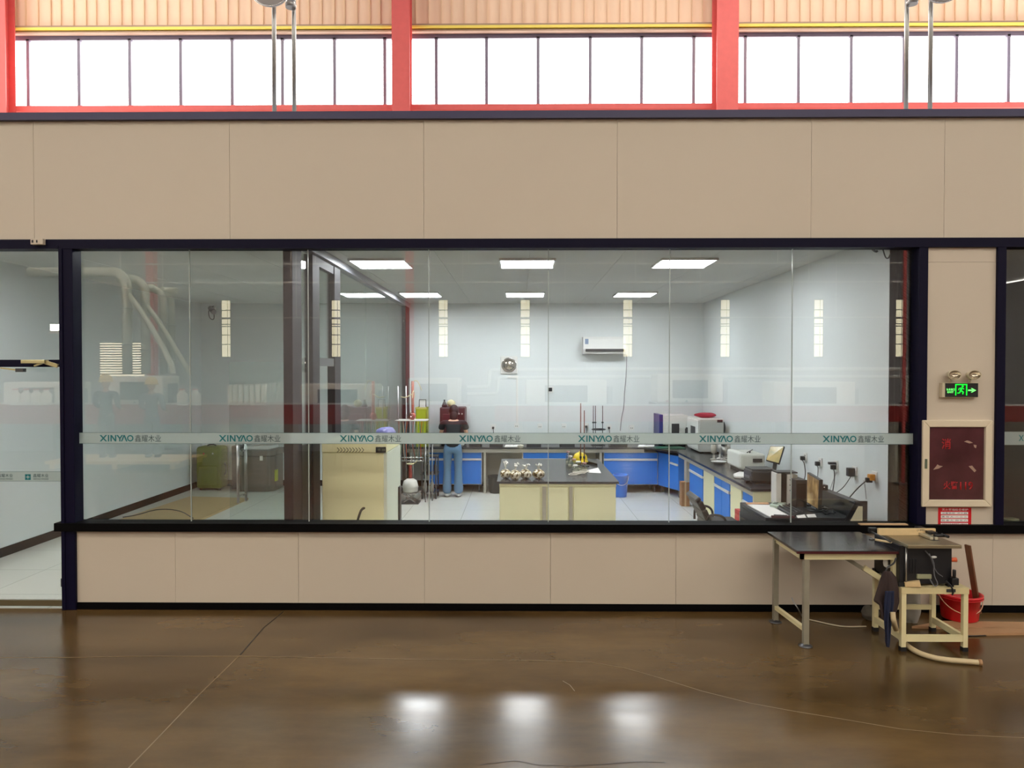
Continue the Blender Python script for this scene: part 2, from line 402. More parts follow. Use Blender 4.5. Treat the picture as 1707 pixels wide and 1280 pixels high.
# upper row of panels, butted with hairline gaps
ub = [-9, X_(-290,WY), X_(60,WY), X_(385,WY), X_(707,WY), X_(1028,WY), X_(1350,WY), X_(1571,WY), 9]
for a, b in zip(ub, ub[1:]): back.box(a+.0012, b-.0012, WY, WY+.03, zh1, ztop)
lb = [xp1-.02, X_(290,WY), X_(496,WY), X_(707,WY), X_(918,WY), X_(1128,WY), X_(1345,WY), xr0, X_(1880,WY), 9]
for a, b in zip(lb, lb[1:]): back.box(a+.0012, b-.0012, WY, WY+.03, zbt, zsb)
back.box(xp1-.02, 9, WY+.03, WY+WT, zbt, zsb)
back.box(xq1-.01, xr0+.01, WY, WY+WT, zsb, Z_(438,WY)-.001).box(xq1-.01, xr0+.01, WY, WY+WT, Z_(438,WY)+.001, zh1)
struct('wall_front', back, m_cream)
tr = M().box(-9, 9, WY-.04, WY+WT+.05, ztop, zrail); struct('trim_6', tr, mat('slate_rail', (52,48,84), .45))
tr = M().box(-9, 9, WY-.03, WY+WT, zh0, zh1).box(-9, xp0, WY-.035, WY+WT, zh0-.001, zh0+.02)
struct('trim_7', tr, m_frame)
tr = M().box(xp0-.05, 9, WY-.05, WY+WT+.02, zsb, zs); struct('trim_8', tr, m_sill)
tr = M().box(xp1, 9, WY-.006, WY+WT, 0, zbt); struct('trim_9', tr, m_sill)
for i, (a, b) in enumerate([(xp0, xp1), (xq0, xq1), (xr0, xr1)]):
    mb = M().box(a, b, WY-.025, WY+WT, 0 if i == 0 else zs, zh0)
    if i == 0: mb.box(a, a+.03, WY-.035, WY, 0, zh0)
    struct('trim_%d' % (10+i), mb, m_frame, bevel=.003)
# laboratory walls, floor, ceiling
struct('floor', M().box(-9, 9, WY+.02, YB+.1, -.1, 0.0), m_tile)
struct('wall_back', M().box(XL-.1, 9, YB, YB+.1, 0, ZC), m_labwall)
struct('wall_left', M().box(XL-.1, XL, WY+WT, YB, 0, ZC), m_labwall)
struct('wall_right', M().box(XR, XR+.1, WY+WT, YB, 0, ZC), m_labwall)
cl = M()
xx = XL
while xx < XR-.01:                      # ceiling boards running front to back
    b = min(xx+.95, XR); cl.box(xx+.002, b-.002, WY+WT, YB, ZC, ZC+.03); xx += .95
cl.box(-9, 9, WY+WT, YB+.1, ZC+.03, ZC+.1)
struct('ceiling', cl, m_labceil)
struct('ceiling', M().box(-9, 9, WY+.11, YB+.1, ztop-.1, ztop-.02), m_roof)
bb = M().box(XL, XL+.012, WY+WT, YB, 0, .1).box(XL, -2.0, YB-.012, YB, 0, .1); struct('baseboard_left', bb, m_sill)
struct('baseboard_back', M().box(-1.9, XR, YB-.012, YB, 0, .1).box(XR-.012, XR, WY+WT, YB, 0, .1), m_sill)
# dark pilaster inside the glass at the right end
struct('trim_14', M().box(XR, xq0+.02, WY+WT, WY+WT+.18, 0, ZC), mat('brown_grey_cladding', (70,62,60), .5))
# big window: seven panes with film band
GY = WY + .05
t = thing('window_2', (xp1, GY, zs), None, None); t['kind'] = 'structure'
seams = [125.5, 317, 514, 715, 914, 1116, 1320, 1528]
for a, b in zip(seams, seams[1:]):
    M().box(X_(a,GY)+.003, X_(b,GY)-.003, GY, GY+.01, zs, zh0).build('pane', m_glass, t)
sm = M()
for a in seams[1:-1]: sm.box(X_(a,GY)-.003, X_(a,GY)+.003, GY-.001, GY+.011, zs, zh0)
sm.build('silicone_joint', mat('silicone', (176,184,180), .3), t)
zf1, zf0 = Z_(722, GY), Z_(739.5, GY)
M().box(X_(126.5,GY), X_(1527,GY), GY-.0025, GY-.0015, zf0, zf1).build('film_band', m_film, t)
M().box(X_(126.5,GY), X_(1527,GY), GY-.003, GY-.002, zf1, zf1+.003).box(X_(126.5,GY), X_(1527,GY), GY-.003, GY-.002, zf0-.003, zf0).build('film_border', m_filmline, t)
def xinyao(x0, x1, z0, z1, y, parent, m_):
    H = z1-z0; mb = M(); wd = (x1-x0); st = H*.2
    def stroke(a, b, c, d):     # in unit coords (0..1 x of whole word, 0..1 z)
        p = Vector((x0+a*wd, y, z0+b*H)); q = Vector((x0+c*wd, y, z0+d*H)); dd = (q-p).normalized(); s_ = st/2
        # horizontal-cut stroke when steep
        if abs(dd.z) > .3:
            hx = min(s_/max(abs(dd.z), .35), H*.2); poly = [p+Vector((-hx,0,0)), p+Vector((hx,0,0)), q+Vector((hx,0,0)), q+Vector((-hx,0,0))]
        else: poly = [p+Vector((0,0,-s_)), q+Vector((0,0,-s_)), q+Vector((0,0,s_)), p+Vector((0,0,s_))]
        mb.prism(poly, (0,-.001,0))
    stroke(.02,0,.19,1); stroke(.19,0,.02,1)
    stroke(.26,0,.26,1)
    stroke(.335,0,.335,1); stroke(.335,1,.47,0); stroke(.47,0,.47,1)
    stroke(.52,1,.595,.45); stroke(.67,1,.595,.45); stroke(.595,.5,.595,0)
    stroke(.645,0,.725,1); stroke(.80,0,.725,1)
    cx, cz, rx, rz = x0+.905*wd, (z0+z1)/2, .095*wd, H*.5
    n_ = 28
    for i in range(n_):
        a, b = 2*math.pi*i/n_, 2*math.pi*(i+1)/n_
        pt = lambda an, k: Vector((cx+math.cos(an)*(rx-k), y, cz+math.sin(an)*(rz-k)))
        mb.prism([pt(a,0), pt(b,0), pt(b,st*.9), pt(a,st*.9)], (0,-.001,0))
    return mb.build('lettering', m_, parent)
for lx in (166, 365, 566.5, 765.5, 964, 1166, 1372):
    xinyao(X_(lx,GY), X_(lx+56,GY), Z_(736.3,GY), Z_(725.7,GY), GY-.003, t, m_teal)
    text_mesh('lettering', '鑫耀木业', X_(lx+58.5,GY), X_(lx+102,GY), Z_(737,GY), Z_(725.3,GY), GY-.003, m_greyprint, t)
# glass door and side light at the left
t = thing('door_1', (-4.2, GY, 0), None, None); t['kind'] = 'structure'
zt1, zt0 = Z_(599.5, WY, 60), Z_(611.5, WY, 60)
xdl = -5.6
M().box(xdl, xp0, GY-.04, GY+.04, zt0, zt1).build('transom_bar', m_frame, t)
M().box(xdl, xp0-.004, GY, GY+.01, zt1, zh0).build('transom_pane', m_glass, t)
M().box(xdl, xp0-.006, GY, GY+.012, .06, zt0-.01).build('pane', m_glass, t)
M().box(xdl, xp0-.006, GY-.006, GY+.018, .012, .06).build('bottom_rail', mat('bronze_rail', (110,98,72), .35, .5), t)
M().box(xp0-.05, xp0-.008, GY-.02, GY+.03, Z_(980,WY,100), Z_(966,WY,100)).build('patch_fitting', m_dark, t, .003)
za1, za0 = Z_(787.5, GY), Z_(803, GY)
M().box(xdl, xp0-.008, GY-.0025, GY-.0015, za0, za1).build('film_band', m_film, t)
M().box(xdl, xp0-.008, GY-.003, GY-.002, za1, za1+.003).box(xdl, xp0-.008, GY-.003, GY-.002, za0-.003, za0).build('film_border', m_filmline, t)
# square four-point star mark + small lettering
def mark(px, wpx):
    x0, x1 = X_(px,GY), X_(px+wpx,GY); zc = Z_(795,GY,60); h = (x1-x0)/2; cx = (x0+x1)/2
    mb = M(); y = GY-.003
    star = []
    for i in range(8):
        r = h*.98 if i % 2 == 0 else h*.28; a = math.pi/4*i; star.append(Vector((cx+r*math.cos(a)*.92, y, zc+r*math.sin(a)*.92)))
    sq = [(1,0),(1,1),(0,1),(-1,1),(-1,0),(-1,-1),(0,-1),(1,-1)]
    for q in range(4):          # four notched corners of the square left by the star
        a, b, c = star[2*q], star[2*q+1], star[(2*q+2) % 8]
        crn = Vector((cx+h*sq[2*q+1][0], y, zc+h*sq[2*q+1][1]))
        e1 = Vector((cx+h*sq[2*q][0], y, zc+h*sq[2*q][1])); e2 = Vector((cx+h*sq[(2*q+2)%8][0], y, zc+h*sq[(2*q+2)%8][1]))
        mb.prism([b, a, e1*.94+crn*.06, crn, e2*.94+crn*.06, c], (0,-.001,0))
    mb.build('lettering', m_teal, t)
    text_mesh('lettering', '鑫耀木业', X_(px+13.5,GY), X_(px+39,GY), Z_(795.5,GY,60), Z_(789.5,GY,60), GY-.003, m_greyprint, t)
    text_mesh('lettering', 'XINYAO WOOD', X_(px+13.5,GY), X_(px+39,GY), Z_(799.5,GY,60), Z_(797,GY,60), GY-.003, m_greyprint, t)
mark(40.5, 9.5); mark(-19, 9.5)
# right-hand window beyond the cream pier
t = thing('window_3', (xr1, GY, zs), None, None); t['kind'] = 'structure'
M().box(xr1, 6.5, GY, GY+.01, zs, zh0).build('pane', m_glass, t)
M().box(xr1+.002, 6.5, GY-.0025, GY-.0015, Z_(741.5,GY,1690), Z_(719.5,GY,1690)).build('film_band', m_film, t)
text_mesh('lettering', 'X', X_(1699,GY), X_(1707,GY), Z_(735,GY,1700), Z_(725,GY,1700), GY-.003, m_teal, t)
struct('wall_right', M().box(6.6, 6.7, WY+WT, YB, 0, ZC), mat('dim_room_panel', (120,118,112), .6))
# glass partition between the side room and the lab, with its door opening
XP = -1.97
def ypart(px): return abs(XP)*FPX/abs(868-px)
pt = thing('window_%d' % n, (XP, 9, 0), None, None); pt['kind'] = 'structure'
ys_ = [6.12, 6.35, 6.70, 6.95, 7.50, 7.78, 12.25, 12.58]
m_pf = mat('dark_partition_frame', (22,20,24), .6, spec=.25)
M().box(XP-.04, XP+.04, 6.1, 6.36, 0, ZC).build('post', mat('brown_black_post', (34,22,24), .6, spec=.25), pt, .004)
M().box(XP-.04, XP+.04, 6.70, 6.93, 0, ZC-.1).build('post', m_pf, pt, .004)
M().box(XP-.04, XP+.04, 7.50, 7.74, 0, ZC-.1).build('post', m_pf, pt, .004)
M().box(XP-.04, XP+.04, 12.2, 12.59, 0, ZC-.06).build('post', m_pf, pt, .004)
M().box(XP-.05, XP+.05, 6.36, 12.6, ZC-.08, ZC).build('head_rail', mat('grey_rail', (120,122,128), .35), pt, .004)
M().box(XP-.03, XP+.03, 6.93, 7.5, 2.06, 2.14).build('transom_bar', m_steeld, pt)
M().box(XP-.03, XP+.03, 6.93, 7.5, ZC-.18, ZC-.1).build('transom_bar', m_pf, pt)
M().box(XP-.03, XP+.03, 7.74, 12.2, 0, .07).build('bottom_rail', m_sill, pt)
M().box(XP-.03, XP+.03, 6.36, 6.70, 0, .07).build('bottom_rail', m_sill, pt)
for a, b, z0 in ((6.36,6.70,.07),(6.93,7.5,2.14),(7.74,9.2,.07),(9.2,10.7,.07),(10.7,12.2,.07)):
    M().box(XP-.006, XP+.006, a+.003, b-.003, z0, ZC-.08).build('pane', m_glass_p, pt)
M().box(XP-.02, XP+.02, 6.36, 6.70, .07, Z_(740, 6.6)).build('kick_panel', mat('olive_black_panel', (40,42,36), .4), pt)
# ceiling light panels of the lab
m_led = emit('led_panel', (246,252,255), LAB_LED)
rows = [(7.9, [-1.52, .08, 1.79]), (11.05, [-1.52, .08, 1.76])]
labs = {0: ['near left','near middle','near right'], 1: ['far left','far middle','far right']}
for r, (y, xs) in enumerate(rows):
    for i, x in enumerate(xs):
        q = thing('ceiling_light', (x, y, ZC-.02), 'square white ceiling light panel of the lab, the %s one' % labs[r][i], 'ceiling light', 'light panels in the lab ceiling')
        M().box(x-.3, x+.3, y-.3, y+.3, ZC-.02, ZC-.001).box(x-.3,x+.3,y-.3,y-.285,ZC-.026,ZC-.02).box(x-.3,x+.3,y+.285,y+.3,ZC-.026,ZC-.02).build('light_frame', m_whitemetal, q)
        M().box(x-.28, x+.28, y-.28, y+.28, ZC-.024, ZC-.021).build('diffuser', m_led, q)

# unseen panel added to brighten the side room, just behind the header
q = thing('ceiling_light', (-4.0, 6.75, ZC-.02), 'unseen long light panel added to brighten the side room, close behind the header', 'ceiling light')
M().box(-4.9, -3.1, 6.62, 6.88, ZC-.02, ZC-.001).build('light_frame', m_whitemetal, q)
M().box(-4.86, -3.14, 6.65, 6.85, ZC-.024, ZC-.021).build('diffuser', emit('side_room_fill', (240,246,250), 28.0), q)
# ---------------------------------------------------------------- THINGS in the hall before the wall
def rel(t): return t
# lamp poles standing on the lab roof
def lamp(pxa, pxb, dishpx, ry, lab):
    Yl = 7.2; xa, xb = X_(pxa, Yl, 100), X_(pxb, Yl, 100)
    z0 = ztop-.02
    zc = Z_(-12, Yl); xd = X_(dishpx, Yl, 0)
    t = thing('roof_lamp', ((xa+xb)/2, Yl, z0), lab, 'lamp', 'round lamps on twin poles above the lab roof')
    M().cyl((xa, Yl, z0), (xa, Yl, 7.2), .021).build('pole', m_steel, t)
    M().cyl((xb, Yl+.1, z0), (xb, Yl+.1, 7.2), .021).build('pole', m_steel, t)
    M().lathe([(.0,-.10),(.10,-.095),(.165,-.07),(.195,-.03),(.20,0),(.205,.012),(.195,.03),(.10,.10),(.0,.13)], (xd, Yl-.16, zc), 32, 'y').build('lamp_head', mat('pale_lamp_enamel', (196,188,180), .3), t)
    M().torus((xd, Yl-.17, zc), .203, .009, 'y').build('rim', m_chrome, t)
    M().cyl((xd, Yl-.05, zc), (xa if abs(xd-xa) < abs(xd-xb) else xb, Yl, zc), .02).build('bracket', m_steel, t)
    M().lathe([(.05,-.03),(.055,0),(.05,.03)], (xb if abs(xd-xa) < abs(xd-xb) else xa, Yl, Z_(6, Yl)), 16).build('pipe_collar', m_steel, t)
lamp(457, 485, 460, 1, 'round pale lamp head on twin steel poles, left of the centre windows')
lamp(1551, 1520, 1553, 1, 'round pale lamp head on twin steel poles, at the right')

# small sensor box on the header, upper left
x0, x1 = X_(58.5, WY-.03), X_(79, WY-.03); z1, z0 = Z_(398, WY-.05, 70), Z_(408, WY-.05, 70)
t = thing('door_sensor', ((x0+x1)/2, WY-.03, z0), 'small cream sensor box on the black header above the glass door', 'sensor')
M().box(x0, x1, WY-.07, WY-.031, z0, z1).build('housing', m_cream, t, .004)
M().box(x0+.012, x0+.026, WY-.073, WY-.069, z0+.014, z1-.014).build('indicator', m_dark, t)
M().box(x0+.05, x0+.06, WY-.073, WY-.069, z0+.014, z1-.014).build('indicator', m_dark, t)
# door closer on the transom
t = thing('door_closer', (X_(70,WY), WY-.0, zt0), 'brass-toned door closer with folding arm on the glass door transom', 'door closer')
m_brass = mat('champagne_metal', (196,184,140), .3, .7)
M().box(X_(47,WY), X_(86,WY), WY-.09, WY-.03, Z_(606,WY,60), Z_(600,WY,60)).build('body', m_brass, t, .004)
M().bar((X_(84,WY), WY-.06, Z_(604,WY,60)), (X_(103,WY), WY-.05, Z_(610,WY,60)), .02, .03).bar((X_(66,WY), WY-.06, Z_(610,WY,60)), (X_(84,WY), WY-.06, Z_(603,WY,60)), .02, .012).build('arm', m_brass, t)
M().bar((X_(12,WY), WY-.07, Z_(613.5,WY,60)), (X_(50,WY), WY-.07, Z_(618,WY,60)), .014, .012).build('slide_arm', m_brass, t)
M().box(X_(38,WY), X_(51,WY), WY-.09, WY-.05, Z_(620,WY,60), Z_(614,WY,60)).build('arm_shoe', m_steeld, t, .002)

# emergency light with exit sign
t = thing('exit_light', (X_(1602,WY), WY, Z_(650,WY,1600)), 'twin-head emergency light with glowing green exit sign on the cream wall strip', 'exit sign')
ey = WY-.045
x0, x1, z1, z0 = X_(1571,ey), X_(1631,ey), Z_(638,ey,1600), Z_(662.5,ey,1600)
M().box(x0, x1, ey, WY, z0, z1).build('housing', mat('ivory_plastic', (206,194,166), .4), t, .003)
M().box(x0+.022, x1-.003, ey-.002, ey, z0+.004, z1-.003).build('sign_face', m_black, t)
m_green = emit('green_led', (30,255,60), 1.5); m_greenw = emit('green_led_pale', (120,255,120), 1.6)
gx0, gx1 = X_(1592,ey), X_(1612,ey); gz1, gz0 = Z_(640,ey,1600), Z_(659,ey,1600); yy = ey-.003
g = M(); fw = .009
g.box(gx0, gx1, yy-.001, yy, gz1-fw, gz1).box(gx0, gx0+fw, yy-.001, yy, gz0, gz1).box(gx1-fw, gx1, yy-.001, yy, gz0, gz1)
gw, gh = gx1-gx0, gz1-gz0
G = lambda u, v: Vector((gx0+u*gw, yy, gz0+v*gh))
def gs(mb, a, b, wdt): 
    p, q = G(*a), G(*b); d = (q-p).normalized(); nn = Vector((-d.z,0,d.x))*wdt/2; mb.prism([p-nn, q-nn, q+nn, p+nn], (0,-.001,0))
hd = [G(.62,.80)+Vector((math.cos(a)*.0085,0,math.sin(a)*.0085)) for a in [2*math.pi*i/12 for i in range(12)]]; g.prism(hd, (0,-.001,0))
gs(g,(.55,.68),(.45,.42),.014); gs(g,(.55,.66),(.74,.55),.007); gs(g,(.53,.66),(.32,.60),.007); gs(g,(.32,.60),(.28,.46),.006)
gs(g,(.46,.42),(.68,.30),.010); gs(g,(.68,.30),(.62,.10),.009); gs(g,(.45,.42),(.36,.22),.010); gs(g,(.36,.22),(.18,.20),.008)
g.build('running_figure', m_green, t)
a = M(); ax0, ax1, az = X_(1613.5,ey), X_(1627,ey), Z_(650.5,ey,1600)
a.box(ax0, ax0+.045, yy-.001, yy, az-.006, az+.006).prism([Vector((ax1,yy,az)), Vector((ax1-.034,yy,az+.018)), Vector((ax1-.044,yy,az+.018)), Vector((ax1-.024,yy,az)), Vector((ax1-.044,yy,az-.018)), Vector((ax1-.034,yy,az-.018))], (0,-.001,0))
a.build('arrow', m_greenw, t)
text_mesh('lettering', '安全出口', X_(1577.5,ey), X_(1591,ey), Z_(651,ey,1600), Z_(647,ey,1600), yy, m_greenw, t, bold=.02)
text_mesh('lettering', 'EXIT', X_(1579,ey), X_(1589.5,ey), Z_(655,ey,1600), Z_(652,ey,1600), yy, m_greenw, t, bold=.02)
for px in (1585.5, 1618.5):
    hx, hz = X_(px, ey), Z_(625, ey, 1600)
    h = M().lathe([(.0,.045),(.03,.04),(.045,.02),(.053,-.01),(.056,-.03),(.052,-.036),(.048,-.030)], (hx, ey-.02, hz), 24, 'y', .72, False).build('lamp_head', mat('ivory_plastic', (206,194,166), .4), t)
    M().lathe([(.047,-.030),(.04,-.012),(.02,.006),(.0,.01)], (hx, ey-.02, hz), 24, 'y', .72, False).build('reflector', mat('silvered_reflector', (210,202,186), .22, 1.0), h)
    M().cyl((hx, ey+.01, hz-.035), (hx, ey+.02, z1-.002), .011).build('swivel', mat('ivory_plastic', (206,194,166), .4), h)

# fire hydrant cabinet
fy = WY-.045
x0, x1, z1, z0 = X_(1539.5,fy), X_(1656,fy), Z_(700.5,fy,1600), Z_(845,fy,1600)
t = thing('fire_hydrant_cabinet', ((x0+x1)/2, WY, z0), 'cream-framed fire hydrant cabinet with dark red glass below the exit sign', 'fire cabinet')
m_ivm = mat('ivory_metal', (222,208,182), .35)
bdx = .057
f = M()
def mitre(m_, x0, x1, z0, z1, b, y0, y1):
    c = [(x0,z0),(x1,z0),(x1,z1),(x0,z1)]; i = [(x0+b,z0+b),(x1-b,z0+b),(x1-b,z1-b),(x0+b,z1-b)]
    for k in range(4):
        p, q, r, s_ = c[k], c[(k+1)%4], i[(k+1)%4], i[k]
        e = .0006
        m_.prism([Vector((p[0],y0,p[1])), Vector((q[0],y0,q[1])), Vector((r[0],y0,r[1])), Vector((s_[0],y0,s_[1]))], (0,y1-y0,0))
mitre(f, x0, x1, z0, z1, bdx, fy, WY+.02)
f.build('door_frame', m_ivm, t, .006)
M().box(x0+.02, x1-.02, WY+.0, WY+.10, z0+.02, z1-.02).build('cabinet_body', mat('inner_red', (120,34,34), .6), t)
M().box(x0+bdx-.004, x1-bdx+.004, WY-.022, WY-.018, z0+bdx-.004, z1-bdx+.004).build('glass_pane', mat('wine_glass_reflections', (80,44,48), .12, spec=.8, noise=.4, nscale=3.5), t)  # mottle stands for lighter reflections, put into the pane colour
M().box(X_(1543,fy), X_(1546.5,fy), fy-.006, fy, Z_(781,fy,1600), Z_(765,fy,1600)).build('latch', mat('grey_green_latch', (92,104,84), .4), t)
m_redp = mat('red_print', (176,8,16), .5)
gy = WY-.023
text_mesh('lettering', '消', X_(1570.5,gy), X_(1586,gy), Z_(748.5,gy,1600), Z_(731,gy,1600), gy, m_redp, t, bold=.01)
text_mesh('lettering', '火警', X_(1574,gy), X_(1598.5,gy), Z_(815.5,gy,1600), Z_(802,gy,1600), gy, m_redp, t, bold=.02)
text_mesh('lettering', '119', X_(1602,gy), X_(1623.5,gy), Z_(816.5,gy,1600), Z_(803,gy,1600), gy, m_redp, t, bold=.02)
m_rem = mat('torn_sticker', (170,138,120), .7)
for (pts_) in ([(1557,783),(1562,777),(1564,774),(1567,776),(1573,777),(1566,781)], [(1616,777),(1622,776),(1626,781),(1629,784),(1626,787),(1622,783)], [(1608,736),(1613,734),(1617,735),(1623,738),(1617,739)], [(1624,741),(1629,742),(1628,747),(1625,745)]):
    M().prism([Vector((X_(a,gy), gy, Z_(b,gy,1600))) for a, b in pts_], (0,-.0008,0)).build('sticker_remnant', m_rem, t)
# red inspection card
cy = WY-.002
t = thing('inspection_card', (X_(1593.5,cy), WY, Z_(878,cy,1600)), 'red and white inspection card stuck under the fire hydrant cabinet', 'sign')
M().box(X_(1566,cy), X_(1621.5,cy), cy, WY-.0005, Z_(878,cy,1600), Z_(846,cy,1600)).build('card', mat('bright_red_card', (204,14,28), .45), t)
text_mesh('lettering', '灭火器箱检查维护', X_(1572,cy), X_(1616,cy), Z_(851.5,cy,1600), Z_(847.5,cy,1600), cy-.0005, m_paper, t, .0005, .01)
for (a, b) in ((853.2,857.2),(858.8,863.4),(864.8,869.4),(871.5,875.5)):
    M().box(X_(1570.5,cy), X_(1616,cy), cy-.0012, cy-.0002, Z_(b,cy,1600), Z_(a,cy,1600)).build('form_row', m_paper, t)
for i, (tx, a, b) in enumerate((('设备名称  灭火器', 854, 856.6),('责 任 人  一 二 三',859.8,862.5),('检 查 人  四 五 六',865.8,868.5),('请保持完好 严禁挪用 火警电话',872.3,874.8))):
    text_mesh('lettering', tx, X_(1572,cy), X_(1614,cy), Z_(b,cy,1600), Z_(a,cy,1600), cy-.0014, m_dark if i < 3 else mat('red_print', (176,8,16), .5), t, .0004)

# ---- steel work table
m_leg = mat('worn_grey_paint', (150,144,126), .45, .2, noise=.08); m_cf = mat('cream_steel_frame', (226,214,168), .4, noise=.04)
TH = .71
tx0 = PZ(1324, 917, TH); txr = PZ(1497, 917, TH); tb = PZ(1287, 887, TH)
ty0, ty1 = tx0.y, min(tb.y, WY-.06)
X0, X1 = (tx0.x+tb.x)/2, txr.x
t = thing('work_table', ((X0+X1)/2, (ty0+ty1)/2, 0), 'steel-legged work table with glossy black top, left of the table saw', 'table')
M().box(X0-.01, X1+.006, ty0-.02, ty1+.02, TH-.018, TH).build('tabletop', mat('glossy_black_top', (36,32,34), .18), t, .002)
M().box(X0-.012, X1+.007, ty0-.023, ty0-.018, TH-.02, TH-.004).build('edge_trim', mat('maroon_edge', (70,20,22), .4), t)
fr = M()
fr.box(X0+.03, X1, ty0+.01, ty0+.035, TH-.07, TH-.018).box(X0+.03, X1, ty1-.035, ty1-.01, TH-.07, TH-.018).box(X0+.03, X0+.055, ty0+.01, ty1-.01, TH-.07, TH-.018)
fr.build('apron', m_cf, t)
for (lx, ly) in ((X0+.075, ty0+.03), (X0+.035, ty1-.05)):
    l = M().box(lx-.019, lx+.019, ly-.019, ly+.019, .012, TH-.05).build('leg', m_leg, t)
    M().lathe([(.05,0),(.05,.004),(.028,.016),(.02,.02)], (lx, ly, 0), 16).build('foot', m_steeld, l)
M().box(X1-.035, X1, ty0+.012, ty0+.045, .30, TH-.018).build('leg', m_cf, t)
M().bar((X0+.075, ty0+.04, .12), (X0+.035, ty1-.05, .12), .028, .03).build('stretcher', m_cf, t)
pa, pb = PX(1403, 925, X0+.4), None
M().bar(P(1400, 924, ty0+.12), P(1468, 966, ty0+.12), .02, .028).build('brace', m_leg, t)
M().bar(P(1440, 946, ty0+.10), P(1474, 968, ty0+.10), .02, .04).build('brace', m_cf, t)

# ---- saw stand
sp = PZ(1508, 1086, 0); ssw = PZ(1608, 1086, 0); SY0 = sp.y; SY1 = PZ(1449, 1050, 0).y
SX0, SX1 = X_(1498.5, SY0, 1000)+.02, X_(1614.5, SY0, 1000)-.0
SH = Z_(980.5, SY0, 1550)
t = thing('saw_stand', ((SX0+SX1)/2, (SY0+SY1)/2, 0), 'low cream-painted steel stand carrying the table saw', 'stand')
lw_ = .034
bx0 = X_(1444, SY1, 1000); bx1 = X_(1558, SY1, 1000)
bx0 = SX0; 
corners = [(SX0, SY0), (SX1-lw_, SY0), (SX0, SY1-lw_), (SX1-lw_, SY1-lw_)]
for (lx, ly) in corners:
    l = M().box(lx, lx+lw_, ly, ly+lw_, .03, SH-.001).build('leg', m_cf, t, .002)
    M().box(lx-.002, lx+lw_+.002, ly-.002, ly+lw_+.002, 0, .03).build('rubber_foot', m_rubber, l)
M().box(SX0-.003, SX1+.003, SY0-.004, SY1+.003, SH, SH+.004).box(SX0-.002, SX1+.002, SY0-.004, SY0, SH-.04, SH).box(SX0-.003, SX0, SY0, SY1, SH-.04, SH).box(SX1, SX1+.003, SY0, SY1, SH-.04, SH).box(SX0, SX1, SY1, SY1+.003, SH-.04, SH).build('top_plate', mat('dusty_cream_plate', (214,198,150), .5, noise=.08), t)
rl = .115
M().box(SX0+lw_, SX1-lw_, SY0+.004, SY0+.03, rl-.045, rl).build('rail', m_cf, t)
M().box(SX0+lw_, SX1-lw_, SY1-.03, SY1-.004, rl-.045+.1, rl+.09).build('rail', m_cf, t)
M().box(SX0+.004, SX0+.03, SY0+lw_, SY1-lw_, rl-.045, rl).build('rail', m_cf, t)
M().box(SX1-.03, SX1-.004, SY0+lw_, SY1-lw_, rl-.045, rl).build('rail', m_cf, t)
M().box(X_(1577,SY0,985), X_(1592,SY0,985), SY0-.008, SY0-.003, Z_(986.5,SY0,1580), Z_(981.5,SY0,1580)).build('clamp_plate', m_dark, t)

# ---- table saw
m_saw = mat('black_saw_housing', (20,20,24), .4, noise=.1); m_stop = mat('worn_aluminium', (160,148,120), .3, .75, noise=.08)
ST = Z_(908, SY0-.02, 1550)
bx0, bx1 = X_(1501, SY0+.02, 940), X_(1588, SY0+.02, 940)
base = SH+.004
t = thing('table_saw', ((bx0+bx1)/2, (SY0+SY1)/2, base), 'dusty black table saw with aluminium top on the cream stand', 'table saw')
b = M(); b.box(bx0, bx1, SY0+.03, SY1-.03, base+.02, ST-.02)
for i in range(5): b.box(bx0+.03+i*.02, bx0+.04+i*.02, SY0+.026, SY0+.03, base+.09, base+.2)
b.build('housing', m_saw, t, .01)
for lx in (bx0-.01, bx1-.03): 
    for ly in (SY0+.02, SY1-.06): M().box(lx, lx+.04, ly, ly+.04, base, base+.03).build('foot', m_rubber, t)
txl, txr_ = X1+.015, X_(1603.5, SY0-.03, 912)
yb_ = 5.57
ztp = ST
M().prism([Vector((txl, SY0-.03, ztp-.025)), Vector((txr_, SY0-.03, ztp-.025)), Vector((txr_-.02, yb_, ztp-.025)), Vector((txl-.0, yb_, ztp-.025))], (0,0,.025)).build('saw_table', m_stop, t, .003)
M().box(txl+.25, txl+.30, SY0+.1, yb_-.1, ztp, ztp+.001).build('throat_plate', m_steeld, t)
sb = M(); cxx = txl + .20; cyy = SY0+.30     # blade showing above the table, edge-on along x
prof = [Vector((cxx+.09*math.cos(a)*(1.03 if i % 2 else .97), cyy, ztp-.06+.09*math.sin(a)*(1.03 if i % 2 else .97))) for i, a in [(i, math.pi*(.22+.56*i/24)) for i in range(25)]]
sb.prism(prof, (0,.003,0)); sb.build('blade', mat('tarnished_blade', (110,92,56), .35, .7), t)
# blade guard bar / push rods on the left, rails on the right
M().cyl((bx1, SY0+.12, base+.17), (bx1+.03, SY0+.12, base+.17), .008).cyl((bx1+.03, SY0+.12, base+.17), (bx1+.085, SY0+.12, base+.17), .014, .017).build('crank_handle', mat('orange_handle', (214,92,44), .4), t)
M().cyl((bx0+.04, SY0+.02, base+.03), (bx0+.04, SY0+.02, ST-.03), .007).build('guide_rod', m_steel, t)
M().tube([(bx0+.17, SY0+.01, ST-.05), (bx0+.23, SY0-.0, ST-.12), (bx0+.22, SY0-.01, base+.09), (bx0+.25, SY0-.02, base-.0+.03), (bx0+.22, SY0-.02, base+.012), (bx0+.20, SY0-.0, base+.06)], .004, 6, 2).tube([(bx0+.20, SY0+.01, ST-.07), (bx0+.24, SY0, ST-.2), (bx0+.29, SY0, base+.08)], .003, 6, 2).build('cable', mat('grey_cable', (96,96,100), .5), t)
